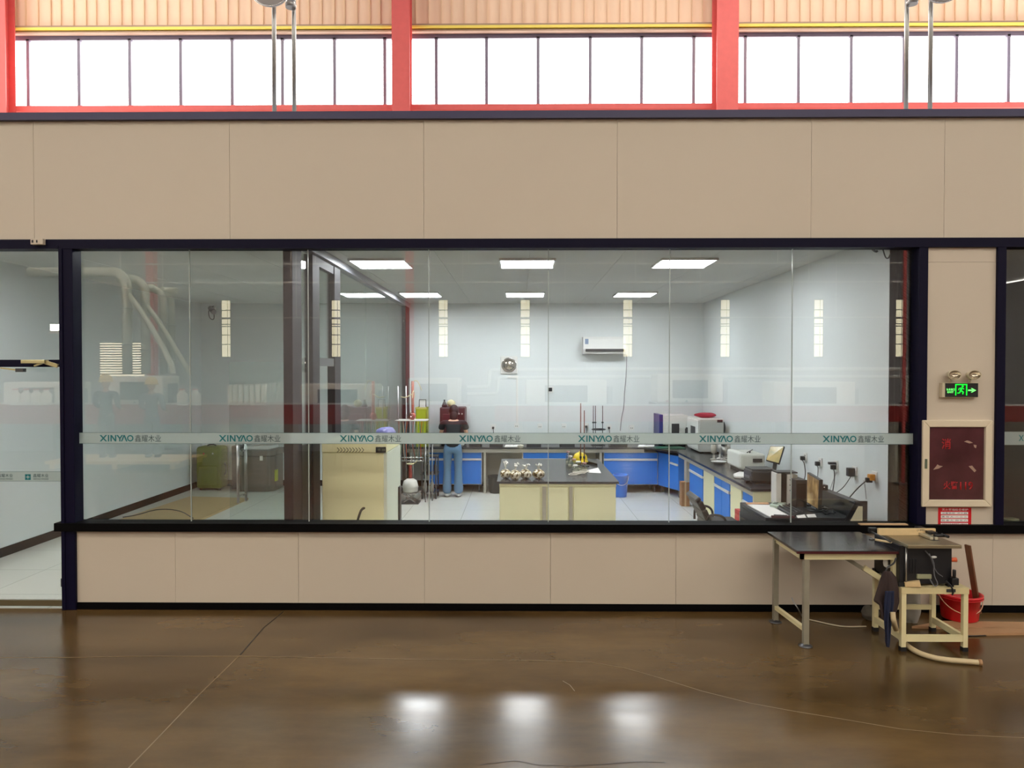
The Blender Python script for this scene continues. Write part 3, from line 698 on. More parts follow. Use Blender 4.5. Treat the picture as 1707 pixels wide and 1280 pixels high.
M().tube([(bx1-.06, SY0+.0, base+.05), (bx1-.03, SY0-.01, base+.02), (bx1-.01, SY0-.012, base-.02), (bx1-.02, SY0-.012, base-.05)], .006, 6, 1).build('cable', m_black, t)
k = M().box(bx1-.02, bx1+.03, SY0-.01, SY0+.05, base+.02, base+.07).cyl((bx1+.0, SY0+.0, base+.07), (bx1+.0, SY0+.0, base+.13), .012).build('clamp', m_black, t, .004)
M().box(bx0+.12, bx0+.22, SY0+.015, SY0+.03, base+.06, base+.09).build('motor_label', mat('faded_green_label', (150,150,120), .6), t)
M().lathe([(.0,-.004),(.02,-.003),(.022,0)], (bx1-.13, SY0+.028, ST-.1), 16, 'y', .4).build('badge', m_white, t)
rx = txr_-.14
M().box(rx, rx+.025, SY0+.12, yb_, ztp+.002, ztp+.022).box(rx+.035, rx+.06, SY0+.12, yb_, ztp+.002, ztp+.022).build('fence_rail', mat('pale_aluminium', (200,192,168), .3, .6), t, .003)
kk = M().cyl((rx+.04, SY0+.14, ztp+.03), (rx+.12, SY0+.14, ztp+.03), .012).cyl((rx+.12, SY0+.10, ztp+.03), (rx+.12, SY0+.18, ztp+.03), .01).box(rx+.05, rx+.10, SY0+.2, SY0+.42, ztp+.024, ztp+.04); kk.build('fence_lock', m_black, t)
# wooden fence board on the saw
wy_ = 5.42
t = thing('fence_board', (X_(1510,wy_), wy_, ztp), 'pale planed wooden board standing on edge across the table saw top', 'board')
wdb = M().box(X_(1464,wy_,887), X_(1560,wy_,887), wy_, wy_+.02, ztp, Z_(881,wy_,1510)).build('plank', mat('pine', (226,196,146), .55, noise=.05, nscale=20), t, .002)
text_mesh('lettering', '(1445)', X_(1531,wy_), X_(1544,wy_), Z_(886,wy_,1510), Z_(881.8,wy_,1510), wy_-.0002, m_dark, t, .0003)
t['label'] = 'pale wooden board standing on edge across the table saw top'
# clamp tools at left end
t = thing('push_stick', (X_(1452,5.45,899), 5.45, TH), 'cream push stick with dark tip lying across the table and saw edge', 'push stick')
zz = max(TH, ztp)+.008
M().bar(PZ(1457.5, 899, zz), PZ(1486, 904, zz), .02, .010).build('stick', mat('pale_wood', (216,196,150), .5), t)
M().bar(PZ(1450.5, 899.6, zz), PZ(1457.5, 899, zz), .024, .012).build('tip', m_dark, t)
t = thing('bar_clamp', (X_(1460,5.6,890), 5.6, zz), 'dark bar clamp lying at the left end of the saw fence board', 'clamp')
M().bar(PZ(1448, 884, zz+.01), PZ(1485, 903, zz+.01), .012, .012).build('bar', m_steeld, t)
M().box(*(lambda p: (p.x-.03, p.x+.03, p.y-.02, p.y+.02, zz-.0, zz+.04))(PZ(1455, 888, zz))).build('jaw', m_black, t, .005)
t = thing('worktop_strip', (X_(1478,5.93,875), WY-.02, zs), 'pale wooden strip lying on the black window sill behind the saw', 'board')
M().box(X_(1433,WY-.03,872), X_(1512,WY-.03,872), WY-.048, WY-.0, zs, zs+.008).build('strip', mat('pine_dark', (196,160,120), .6), t)
# offcut of wood on the stand
t = thing('wood_block', (X_(1520,SY0,970), SY0+.03, base), 'short pale wood block lying under the front of the table saw', 'wood block')
c = Vector((X_(1521,SY0+.02,972), SY0+.02, base+.022)); a_ = Vector((.045,-.02,.006)); b_ = Vector((.014,.030,0)); u_ = Vector((-.004,0,.017))
M().obox(c+Vector((0,-.0,.002)), a_, b_, u_).build('block', mat('pine', (226,196,146), .55), t, .002)

# ---- cloths hanging at the table end
def cloth(name, pts_l, pts_r, y, m_, parent, amp, seedv):
    """hanging cloth between a left and a right outline (pixel lists), with folds"""
    n_ = 22; mb = M(); rows_ = []
    def at(pp, s_):
        k = s_*(len(pp)-1); i = min(int(k), len(pp)-2); f_ = k-i; return (pp[i][0]*(1-f_)+pp[i+1][0]*f_, pp[i][1]*(1-f_)+pp[i+1][1]*f_)
    rnd = random.Random(seedv); ph = rnd.random()*6; nr = 26
    vs = []
    for j in range(nr+1):
        s_ = j/nr; l, r = at(pts_l, s_), at(pts_r, s_)
        for i in range(n_+1):
            u = i/n_; px = l[0]*(1-u)+r[0]*u; py = l[1]*(1-u)+r[1]*u
            yy_ = y + amp*(math.sin(u*14+ph+s_*1.5)*.6 + math.sin(u*7-s_*3+ph)*.5)*(.4+s_) - .5*amp*math.sin(math.pi*u)*2
            vs.append(P(px, py, yy_))
    fs = [(j*(n_+1)+i, j*(n_+1)+i+1, (j+1)*(n_+1)+i+1, (j+1)*(n_+1)+i) for j in range(nr) for i in range(n_)]
    mb.add(vs, fs, True)
    o = mb.build(name, m_, parent)
    sd = o.modifiers.new('solid', 'SOLIDIFY'); sd.thickness = .006; sd.offset = 0
    return o
cy_ = ty0-.045
t = thing('work_apron', (X_(1478,cy_,960), cy_, .35), 'dark brown and navy cloth bundle hanging from the table leg beside the saw stand', 'cloth')
cloth('brown_cloth', [(1473,952),(1467,965),(1462,982),(1456,1001),(1466,1008),(1470,1030)], [(1486,952),(1494,962),(1498,982),(1499,1003),(1495,1018),(1488,1030)], cy_, mat('brown_black_cloth', (58,44,42), .9, noise=.1), t, .016, 3)
cloth('navy_cloth', [(1476,985),(1474,1005),(1474,1030),(1475,1050),(1476,1068),(1478,1078)], [(1490,985),(1490,1005),(1487,1025),(1485,1045),(1484,1062),(1482,1079)], cy_-.035, mat('navy_cloth', (24,32,58), .9, noise=.1), t, .014, 5)
M().tube([P(1476,953,cy_), P(1480,944,cy_), P(1490,940,cy_+.03), P(1494,930,ty0+.0)], .006, 6, 2).build('tie', m_dark, t)
t = thing('glove', (X_(1478,cy_+.03,940), cy_+.03, .55), 'white work glove tucked behind the table leg above the hanging cloth', 'glove')
M().blob(P(1476,937,ty0+.07), .018, .012, .035, .05, 2).blob(P(1480,944,ty0+.07), .020, .010, .012, .05, 3).build('glove_cloth', m_paper, t)

# ---- ribbed hose
t = thing('ribbed_hose', (*PZ(1530,1088,0).xy, 0), 'cream ribbed hose curving from the stand across the floor', 'hose')
hp = [P(1488,1020,5.12), P(1490,1040,5.10)] + [PZ(a, b, .02) for a, b in ((1497,1058),(1508,1073),(1526,1086),(1550,1095),(1580,1100),(1606,1102),(1631,1104))]
for _ in range(3):
    q = [hp[0]]
    for a, b in zip(hp, hp[1:]): q += [a*.75+b*.25, a*.25+b*.75]
    hp = q+[hp[-1]]
# resample evenly and rib it
L_ = [0]
for a, b in zip(hp, hp[1:]): L_.append(L_[-1]+(b-a).length)
nn = int(L_[-1]/.006); rp = []
for i in range(nn+1):
    s_ = L_[-1]*i/nn; k = max(j for j in range(len(L_)) if L_[j] <= s_+1e-9); k = min(k, len(hp)-2)
    rp.append(hp[k].lerp(hp[k+1], (s_-L_[k])/max(1e-9, L_[k+1]-L_[k])))
M().tube(rp, lambda s_: .0165+(.0028 if int(s_*nn+.5) % 2 else 0), 12).build('hose', mat('cream_hose', (206,186,146), .5), t)
M().cyl(hp[-1], hp[-1]+(hp[-1]-hp[-2]).normalized()*.02, .021, .021).build('cuff', mat('tan_cuff', (176,136,96), .5), t)

# ---- white cable on the floor + leaning wire
t = thing('floor_cable', (*PZ(1400,1042,0).xy, 0), 'thin white cable lying on the floor under the work table', 'cable')
M().tube([PZ(a,b,.006) for a, b in ((1346,1032),(1360,1035),(1385,1041),(1410,1045),(1444,1044))], .005, 8, 2).build('cable', mat('dusty_white_cable', (196,186,160), .6), t)
t = thing('bent_wire', (*PZ(1336,1024,0).xy, 0), 'thin pale wire leaning behind the work table front leg', 'wire')
M().tube([P(1320,996,5.9), P(1322,1002,5.88), P(1330,1014,5.84), PZ(1337,1027,.005)], .005, 6, 2).build('wire', m_steel, t)

# ---- red bucket
bp = PZ(1611, 1040, 0); R0 = (X_(1640,bp.y,1030)-X_(1580,bp.y,1030))/2
BX = X_(1610.5, bp.y+.0, 1030); BY = min(bp.y + R0*.6, WY-.19); BH = Z_(987, BY, 1610)
rb0 = R0*.93; rb1 = R0*1.06
t = thing('bucket', (BX, BY, 0), 'red plastic bucket standing on boards against the wall, right of the saw stand', 'bucket')
M().lathe([(0,.026),(rb0*.97,.026),(rb0,.034),(rb1-.006,BH-.02),(rb1+.012,BH-.02),(rb1+.014,BH),(rb1-.004,BH),(rb1-.012,BH-.03),(rb0-.008,.045),(0,.042)], (BX, BY, -.004), 36).build('pail', mat('red_plastic', (206,22,34), .3), t)
M().torus((BX, BY, BH-.03), rb1+.012, .004, 'z').build('rim_wire', mat('red_plastic', (206,22,34), .3), t)
h = [Vector((BX+(rb1+.016)*math.cos(a), BY-.0-(rb1*.9)*abs(math.sin(a))*.95, BH-.02-.12*math.sin(a))) for a in [math.pi*i/16 for i in range(17)]]
M().tube(h, .004, 6).build('bail_handle', mat('pale_wire', (220,170,140), .4), t)
# ---- leaning brown plank in the bucket
t = thing('wood_plank', (BX, BY, .05), 'brown wooden plank standing upright in the red bucket', 'plank')
pt0, pt1 = P(1613, 908.5, BY-.02), P(1626, 990, BY-.0)
d_ = (pt1-pt0).normalized(); pt1 = pt0 + d_*((pt0.z-.06)/abs(d_.z))
M().bar(pt0, pt1, .052, .016).build('plank', mat('brown_wood', (112,70,44), .6, noise=.12, nscale=12), t, .002)
# ---- boards on the floor
for i, (pp, z, lab) in enumerate([([(1520,1045),(1572,1036),(1720,1038),(1720,1049),(1600,1047)], 0.0, 'tan wooden board on the floor under the red bucket'),
                              ([(1590,1050),(1650,1047),(1720,1050),(1720,1056),(1600,1058)], 0.0, 'narrow tan board lying in front of the bucket board')]):
    q = [PZ(a, b, .012) for a, b in pp]
    for v in q: v.y = min(v.y, WY-.02)
    t = thing('floor_board', (q[0].x, q[0].y, 0), lab, 'board', 'tan boards on the floor by the bucket')
    for v in q: v.z = z+.001
    M().prism(q, (0,0,.018)).build('board', mat('tan_board', (176,136,98), .6, noise=.06), t)
t = thing('floor_cable', (*PZ(1660,1059,0).xy, 0), 'thin dark cable with a pale end lying beside the floor boards', 'cable')
M().tube([PZ(a,b,.004) for a, b in ((1571,1046),(1585,1058),(1620,1060.5),(1668,1057),(1690,1056),(1720,1057))], .004, 6, 2).build('cable', m_black, t)
# ---- sacks behind the stand
t = thing('sack', (X_(1520,5.75,1010), 5.74, 0), 'pale grey cloth sack slumped behind the saw stand', 'sack')
so = M().blob((X_(1521,5.74,1010), 5.76, .17), .075, .07, .19, .16, 4, 16, 12).build('sack_cloth', mat('grey_cloth', (168,164,154), .9, noise=.05), t, subsurf=1)
t = thing('sack', (X_(1455,5.78,1025), 5.78, 0), 'small grey cloth bundle on the floor behind the work table end', 'sack')
M().blob((X_(1452,5.8,1030), 5.82, .055), .07, .06, .06, .2, 9).build('sack_cloth', mat('dark_grey_cloth', (96,90,80), .9), t, subsurf=1)
# small pot beyond the right-hand glass
t = thing('storage_tub', (X_(1687,6.4,870), 6.42, .55), 'small grey-green tub on a ledge behind the right-hand glass', 'tub')
gx, gz = X_(1688,6.4,870), Z_(875,6.4,1688)
M().lathe([(0,0),(.055,0),(.058,.04),(.062,.052),(.058,.055),(0,.055)], (gx, 6.42, gz), 24).build('tub_body', mat('grey_green_plastic', (110,120,92), .5), t)
struct('trim_20', M().box(xr0+.02, 6.5, 6.2, 6.6, gz-.04, gz), m_steeld)
struct('trim_21', M().box(xr0+.02, 6.5, 6.25, 6.55, 0, gz-.04), m_dark)
# ---------------------------------------------------------------- THINGS in the laboratory
CH = .76
def worktop(name, poly, lab):
    t = thing(name, (sum(p[0] for p in poly)/len(poly), sum(p[1] for p in poly)/len(poly), CH), lab, 'worktop')
    M().prism([Vector((a,b,CH-.03)) for a, b in poly], (0,0,.03)).build('top_slab', m_top, t, .003)
    return t
CF, CX = 11.85, 2.46
t = worktop('worktop', [(-1.86,CF),(2.05,CF),(CX,11.3),(CX,7.66),(3.12,7.66),(XR-.02,YB-.02),(-1.86,YB-.02)], 'dark L-shaped laboratory worktop along the back and right walls')
M().box(-1.86, 2.05, CF+.02, CF+.05, CH-.09, CH-.031).box(CX+.03, CX+.06, 7.7, 11.3, CH-.09, CH-.031).build('apron', m_cabgrey, t)
M().box(-.62, 1.3, YB-.16, YB-.13, .02, CH-.031).build('back_panel', m_cabgrey, t)
M().box(CX+.03, 3.12, 7.68, 7.70, .02, CH-.031).build('end_panel', m_cabcream, t)
for xx in (-.60, 1.32): M().box(xx, xx+.04, CF+.04, YB-.16, 0, CH-.031).build('leg', m_cabgrey, t)
for (a, b) in ((9.32,9.84),(8.16,8.58)): M().box(CX+.05, CX+.07, a, b, .02, CH-.09).build('panel', m_cabcream, t)
M().box(CX+.02, CX+.10, 10.72, 10.86, .36, CH-.09).build('post', m_cabgrey, t)
def base_cab(name, x0, x1, lab, nd=1, face='y', yy0=CF+.06, g='blue cabinets under the worktop'):
    """rolling base cabinet; face y: front looks at -y between x0..x1; face x: front looks at -x between y x0..x1"""
    z0, z1 = .13, .672
    if face == 'y':
        t = thing(name, ((x0+x1)/2, yy0+.2, 0), lab, 'cabinet', g)
        B = lambda a, b, d0, d1, c, d: M().box(a, b, yy0+d0, yy0+d1, c, d)
    else:
        t = thing(name, (yy0+.2, (x0+x1)/2, 0), lab, 'cabinet', g)
        B = lambda a, b, d0, d1, c, d: M().box(yy0+d0, yy0+d1, a, b, c, d)
    B(x0, x1, .02, .48, z0, z1).build('body', m_whitemetal, t, .003)
    zsplit = z1-.135
    if nd == 1: cuts = [(x0+.012, x1-.012)]
    else: m_ = (x0+x1)/2; cuts = [(x0+.012, m_-.006), (m_+.006, x1-.012)]
    for a, b in cuts:
        d = B(a, b, .0, .02, zsplit+.03, z1-.01).build('drawer', m_blue, t, .002)
        B(a, b, -.012, .0, zsplit+.0, zsplit+.032).build('handle', m_whitemetal, d)
        d = B(a, b, .0, .02, z0+.012, zsplit-.006).build('door', m_blue, t, .002)
    for a in (x0+.05, x1-.05):
        for b in (.07, .42):
            c = Vector((a, yy0+b, .05)) if face == 'y' else Vector((yy0+b, a, .05))
            k = M().cyl(c+Vector((-.012,0,0)), c+Vector((.012,0,0)), .048, n=16).cyl(c+Vector((0,0,.03)), c+Vector((0,0,.08)), .014, n=8)
            k.build('caster', m_steeld, t)
    return t
xw = lambda px, y: X_(px, y, 780)
base_cab('base_cabinet', xw(714.5,CF+.06), xw(803.5,CF+.06), 'blue rolling cabinet behind the legs of the person')
base_cab('base_cabinet', xw(871,CF+.06), xw(948,CF+.06), 'blue cabinet mostly hidden behind the island bench')
base_cab('base_cabinet', xw(1006,CF+.06), xw(1097,CF+.06), 'wide blue rolling cabinet behind the blue bucket', 1)
# corner cabinet under the chamfer
t = thing('corner_cabinet', (2.3, 11.7, 0), 'blue angled corner cabinet where the two worktops meet', 'cabinet', 'blue cabinets under the worktop')
pa, pb = Vector((2.29, 11.93, 0)), Vector((2.50, 11.36, 0))
M().prism([Vector((2.29,11.93,.13)), Vector((2.50,11.36,.13)), Vector((2.9,11.36,.13)), Vector((2.9,12.4,.13)), Vector((2.29,12.4,.13))], (0,0,.542)).build('body', m_blue, t, .003)
d_ = (pb-pa).normalized(); n_ = Vector((d_.y, -d_.x, 0))*-1
if n_.y > 0: n_ = -n_
M().bar(pa*.35+pb*.65+n_*.012+Vector((0,0,.545)), pb+n_*.012+Vector((0,0,.53)), .02, .03).build('handle', m_whitemetal, t)
for v in ((2.36,11.98),(2.55,11.45)): M().cyl((v[0]-.02,v[1],.05),(v[0]+.02,v[1],.05),.048).cyl((v[0],v[1],.06),(v[0],v[1],.13),.014).build('caster', m_steeld, t)
base_cab('base_cabinet', 9.88, 10.66, 'blue cabinet right of the cardboard box, under the right worktop', 1, 'x', CX+.05)
base_cab('base_cabinet', 8.62, 9.30, 'blue cabinet with two drawers behind the black office chair', 2, 'x', CX+.05)
base_cab('base_cabinet', 7.74, 8.12, 'narrow blue cabinet at the near end of the right worktop', 1, 'x', CX+.05)
# cardboard box
t = thing('cardboard_box', (2.47, 10.8, 0), 'tall narrow brown cardboard box on the floor between the blue cabinets', 'box')
M().box(2.41, 2.53, 10.72, 10.86, 0, .36).build('carton', m_card, t, .003)
M().box(2.455, 2.48, 10.718, 10.72, .0, .36).build('tape', mat('parcel_tape', (190,160,120), .3), t)
# island bench
IH = .8
ix0, ix1, iy0, iy1 = X_(828, 7.87, 803), X_(1032, 7.87, 803), 7.87, 9.95
t = thing('island_bench', ((ix0+ix1)/2, (iy0+iy1)/2, 0), 'cream island bench with a dark grey top in the middle of the lab', 'lab bench')
M().box(ix0, ix1, iy0, iy1, IH-.025, IH).build('top_slab', mat('dark_grey_top', (56,56,60), .2), t, .003)
M().box(ix0+.03, ix1-.03, iy0+.04, iy1-.04, .02, IH-.025).build('carcass', m_cabcream, t)
for a, b in ((833.5,900),(914,946.5),(957,1026)):
    xa, xb = X_(a,7.9,830), X_(b,7.9,830)
    M().box(xa, xb, iy0+.022, iy0+.04, .1, IH-.065).build('door', mat('cream_door', (246,245,208), .5), t, .002)
M().box(ix0+.028, ix1-.028, iy0+.026, iy0+.04, IH-.058, IH-.025).build('top_rail', m_cabcream, t)
M().box(X_(904,7.9,830), X_(910.5,7.9,830), iy0+.024, iy0+.04, .1, IH-.06).box(X_(949,7.9,830), X_(954.5,7.9,830), iy0+.024, iy0+.04, .1, IH-.06).build('stile', m_cabgrey, t)
M().box(ix0+.03, ix1-.03, iy0+.06, iy1-.06, 0, .06).build('plinth', m_dark, t)
# bags of chips
def speckle():
    m = bpy.data.materials.new('chips_in_plastic'); m.use_nodes = True; nt = m.node_tree; b = nt.nodes['Principled BSDF']; N = nt.nodes.new; L = nt.links.new
    tc = N('ShaderNodeTexCoord'); v = N('ShaderNodeTexVoronoi'); v.inputs['Scale'].default_value = 55; L(tc.outputs['Object'], v.inputs['Vector'])
    r = N('ShaderNodeValToRGB'); el = r.color_ramp.elements; el[0].color = srgb(70,52,34); el[1].color = srgb(236,232,214); el[1].position = .8
    e = el.new(.4); e.color = srgb(150,130,84); sp = N('ShaderNodeSeparateColor'); L(v.outputs['Color'], sp.inputs[0]); L(sp.outputs[0], r.inputs['Fac'])
    L(r.outputs['Color'], b.inputs['Base Color']); b.inputs['Roughness'].default_value = .25; return m
m_chip = speckle(); m_bag = mat('crumpled_clear_plastic', (226,226,218), .2)
for i, (px, rr, hgt) in enumerate([(843,.065,.20),(859,.07,.19),(876.5,.07,.165),(898,.075,.17)]):
    y = 8.1 if i != 1 else 8.02
    x = X_(px, y, 790); lab = ['leftmost tied clear bag of wood chips on the island bench','second tied clear bag of wood chips from the left on the bench','third tied clear bag of wood chips from the left on the bench','rightmost tied clear bag of wood chips, standing apart on the bench'][i]
    t = thing('sample_bag', (x, y, IH), lab, 'sample bag', 'tied sample bags on the island bench')
    M().blob((x, y, IH+.052), rr, rr*.9, .055, .12, i+3, 16, 10).build('bag', m_chip, t, subsurf=1)
    k = M(); rnd = random.Random(i)
    for q in range(7):
        a = rnd.random()*6.28; l = rnd.uniform(.7,1)*(hgt-.09); sp_ = rnd.uniform(.01,.04)
        k.tube([(x,y,IH+.095),(x+sp_*.5*math.cos(a),y+sp_*.5*math.sin(a),IH+.095+l*.5),(x+sp_*math.cos(a),y+sp_*math.sin(a),IH+.095+l),(x+sp_*1.4*math.cos(a)+.008,y+sp_*1.4*math.sin(a),IH+.09+l*.8)], lambda s_: .003+.005*s_, 5, 1)
    k.build('gathered_neck', m_bag, t)
# hard hat
m_yel = mat('yellow_plastic', (236,206,30), .35)
def helmet(c, r, m_, parent):
    h = M().lathe([(r*.98,0),(r,.25*r),(r*.93,.6*r),(r*.72,.9*r),(r*.4,1.08*r),(0,1.15*r)], c, 24)
    h.lathe([(r*.95,-.01),(r*1.14,-.02),(r*1.15,-.012),(r*.98,.012)], c, 24)
    h.box(c[0]-.012, c[0]+.012, c[1]-r*.8, c[1]+r*.8, c[2]+r*.8, c[2]+r*1.17)
    return h.build('shell', m_, parent, 0)
hy = 9.45; hx = X_(967, hy, 755)
t = thing('hard_hat', (hx, hy, IH), 'yellow hard hat standing on the far end of the island bench', 'hard hat')
helmet(Vector((hx, hy, IH+.04)), .095, m_yel, t)
M().lathe([(.085,0),(.09,.03),(.088,.05)], (hx, hy, IH), 20).build('brim_band', m_yel, t)
# thin brown rods in a stand on the island
for i, (px, top, lab) in enumerate([(968, 672, 'taller thin brown rod standing on the island bench before the hard hat'), (974, 684, 'shorter thin brown rod standing on the island bench before the hard hat')]):
    y = 9.15; x = X_(px, y, 700)
    t = thing('stand_rod', (x, y, IH), lab, 'rod stand', 'brown rods on the island bench')
    M().cyl((x, y, IH+.012), (x, y, Z_(top, y)), .008, .006, 10).build('rod', mat('brown_rod', (112,66,44), .4), t)
    M().lathe([(.05,0),(.05,.01),(.012,.016)], (x+(.02 if i else -.03), y+(.03 if i else 0), IH), 16).build('base', m_black, t)
    M().lathe([(.0,-.02),(.014,-.015),(.014,.015),(.0,.02)], (x, y, Z_(762, y)), 12).build('clamp', m_black, t)
# glass jars
m_jar = glass('jar_glass', (226,232,228), .12)
m_lid = mat('white_lid', (232,232,226), .4)
for i, (px, y, r, h) in enumerate([(947,9.3,.03,.16),(951,9.05,.035,.13),(957,8.9,.035,.11),(964,8.75,.045,.10),(974,8.7,.04,.09),(959,8.55,.04,.08)]):
    x = X_(px, y, 775)
    t = thing('glass_jar', (x, y, IH), 'small clear glass jar with pale lid in the cluster on the island bench', 'jar', 'glass jars on the island bench')
    M().lathe([(0,.001),(r*.95,.001),(r,.01),(r,h*.75),(r*.6,h*.9),(r*.6,h)], (x, y, IH), 16).build('jar', m_jar, t)
    M().lathe([(0,0),(r*.68,0),(r*.68,.018),(0,.018)], (x, y, IH+h), 16).build('lid', m_lid if i % 2 else mat('pink_lid', (196,150,150), .4), t)
    M().lathe([(0,.006),(r*.9,.006),(r*.9,h*.3),(0,h*.3)], (x, y, IH), 16).build('contents', mat('pale_powder', (206,196,176), .8), t)
t = thing('wire_basket', (X_(964,8.3,788), 8.35, IH), 'small tangle of clear tubing lying in front of the glass jars', 'tubing')
k = M()
for q in range(6): k.torus((X_(955+q*4,8.35,790), 8.35+.03*(q % 3), IH+.012+.006*q), .05+.008*(q % 2), .004, 'z', 20, 6)
k.build('tubing', mat('clear_tubing', (210,204,190), .3), t)
t = thing('black_binder', (X_(986,8.9,772), 9.0, IH), 'flat black binder lying on the right end of the island bench', 'binder')
M().prism([PZ(973,766,IH)+Vector((0,0,.001)), PZ(996,772,IH)+Vector((0,0,.001)), PZ(996,777,IH)+Vector((0,0,.001)), PZ(972,770,IH)+Vector((0,0,.001))], (0,0,.03)).build('cover', m_black, t, .003)
t = thing('paper_sheet', (X_(990,8.5,786), 8.5, IH), 'loose white paper sheet on the island bench beside the tubing', 'paper')
M().prism([PZ(976,785,IH)+Vector((0,0,.002)), PZ(997,780,IH)+Vector((0,0,.002)), PZ(1002,789,IH)+Vector((0,0,.002)), PZ(982,788,IH)+Vector((0,0,.002))], (0,0,.003)).build('sheet', m_paper, t)
# blue bucket, dark bin
by = 11.55; bx = X_(1034.5, by, 805)
t = thing('bucket', (bx, by, 0), 'tall blue plastic bucket on the tiles right of the island bench', 'bucket')
M().lathe([(0,.0),(.095,0),(.10,.01),(.118,.33),(.124,.335),(.124,.36),(.112,.36),(.108,.32),(.09,.03),(0,.03)], (bx, by, 0), 28).build('pail', mat('blue_plastic', (24,104,200), .3), t)
M().tube([(bx+.122*math.cos(a), by-.122*abs(math.sin(a)), .33-.13*math.sin(a)) for a in [math.pi*i/12 for i in range(13)]], .004, 6).build('bail_handle', m_white, t)
M().torus((bx, by, .30), .117, .004).build('rim_ring', mat('blue_plastic', (24,104,200), .3), t)
by = 11.9; bx = X_(826, by, 805)
t = thing('waste_bin', (bx, by, 0), 'small dark waste bin on the tiles left of the island bench', 'bin')
k = M().lathe([(0,0),(.09,0),(.10,.02),(.125,.27),(.13,.285),(.118,.285),(.09,.02),(0,.02)], (bx, by, 0), 24); k.build('bin_body', mat('charcoal_bin', (38,40,36), .6), t)
M().torus((bx, by, .282), .127, .006).build('rim', m_black, t)

# cream oven near the glass
ox0, ox1, oy0 = X_(537, 6.62, 800), X_(645, 6.62, 800), 6.62
oy1 = 7.38; oz = Z_(739.5, 6.62, 590)+.02
t = thing('drying_oven', ((ox0+ox1)/2, (oy0+oy1)/2, 0), 'large cream drying oven standing just behind the glass, left of centre', 'oven')
M().box(ox0, ox1-.03, oy0, oy1-.01, .06, oz-.10).box(ox0, ox1, oy0-.012, oy1-.01, oz-.10, oz).build('body', mat('cream_enamel', (250,246,198), .5), t, .006)
d = M().box(ox1-.045, ox1, oy0+.005, oy1, .1, oz-.105).build('door', mat('pale_door', (232,240,222), .4), t, .006)
M().box(ox1, ox1+.02, oy1-.16, oy1-.06, Z_(868,7.2,668)-.05, Z_(812,7.2,668)).build('handle', m_black, d, .006)
ch = M()
for i in range(9):
    cxp = X_(562+i*5.1, oy0-.014, 750); zc_ = Z_(750, oy0-.014, 590); h_ = .022
    ch.bar((cxp, oy0-.013, zc_+h_), (cxp+.02, oy0-.013, zc_), .004, .005).bar((cxp+.02, oy0-.013, zc_), (cxp, oy0-.013, zc_-h_), .004, .005)
ch.build('vent', mat('olive_slot', (92,88,64), .5), t)
p0, p1 = P(626.5, 745, oy0-.013), P(643.5, 754.5, oy0-.013)
ds = M().box(p0.x, p1.x, oy0-.018, oy0-.012, p1.z, p0.z).build('display', m_black, t, .002)
M().box(p0.x+.02, p0.x+.045, oy0-.02, oy0-.018, p1.z+.015, p0.z-.015).box(p0.x+.055, p1.x-.008, oy0-.02, oy0-.018, p1.z+.015, p0.z-.015).build('display_window', mat('grey_lcd', (96,100,84), .3), ds)
M().tube([P(606,847,oy0-.05), P(602,850,oy0-.09), P(599,858,oy0-.1), P(595,872,oy0-.1), P(592,885,oy0-.07)], .011, 8, 2).cyl(P(607,847,oy0-.06), P(605,847,oy0+.0), .010).build('hose', mat('dark_olive_rubber', (52,46,26), .6), t)
for a in (ox0+.06, ox1-.1):
    for b in (oy0+.06, oy1-.08): M().box(a-.02, a+.02, b-.02, b+.02, 0, .06).build('foot', m_black, t)
M().cyl((ox0-.0, oy0+.2, .72), (ox0-.03, oy0+.2, .72), .015).cyl((ox0, oy0+.2, 1.28), (ox0-.02, oy0+.2, 1.28), .015).build('hinge', m_black, t)
t = thing('box_file', (ox1-.15, 7.15, oz), 'crumpled lavender and blue plastic package on top of the cream oven', 'package')
M().blob((ox1-.1, 7.1, oz+.045), .10, .13, .05, .15, 12).build('package', mat('lavender_film', (120,122,190), .35), t)

# glass test apparatus by the partition
ax, ay = -1.72, 11.15
t = thing('test_apparatus_frame', (ax, ay, 0), 'steel rod frame with white tray and tubing beside the partition end', 'apparatus stand')
k = M()
for (dx, dy) in ((-.17,0),(-.06,.1),(.06,.0),(.27,-.12),(.36,.0)):
    zt_ = 1.78 if dx < .1 else 1.0
    M().cyl((ax+dx, ay+dy, .0), (ax+dx, ay+dy, zt_), .010).build('upright', m_steel, t)
M().box(ax-.2, ax+.30, ay-.14, ay+.2, 1.245, 1.26).build('tray', m_whitemetal, t, .004)
for z in (.64, .69): M().cyl((ax-.2, ay-.15, z), (ax+.24, ay-.15, z), .011).build('crossbar', m_chrome, t)
for z in (.12, .8): M().cyl((ax+.27, ay-.12, z), (ax+.36, ay, z), .008).build('crossbar', m_steeld, t)
M().cyl((ax+.06, ay-.02, 1.26), (ax+.06, ay-.02, 1.86), .022).lathe([(.028,0),(.05,.05),(.03,.10)], (ax+.06, ay-.02, 1.27), 16).build('condenser', mat('dull_red_glass', (186,96,80), .3), t)
M().lathe([(.0,0),(.05,.02),(.055,.05),(.02,.09),(.014,.13)], (ax+.04, ay-.06, 1.26), 16).build('flask', glass('flask_glass', (230,200,180), .15), t)
M().torus((ax+.08, ay-.06, 1.60), .11, .006, 'x', 20, 6, 0, math.pi).tube([(ax-.12,ay-.05,1.62),(ax-.04,ay-.08,1.60),(ax+.05,ay-.05,1.66)], .009, 6, 2).tube([(ax+.06,ay-.02,1.85),(ax+.14,ay-.05,1.88),(ax+.20,ay-.02,1.72)], .006, 6, 2).build('tubing', mat('ivory_tubing', (222,214,170), .4), t)
rnd = random.Random(5); hz = ((176,92,70),(98,130,96),(202,190,160),(90,120,140),(196,80,40),(128,112,96),(60,66,60))
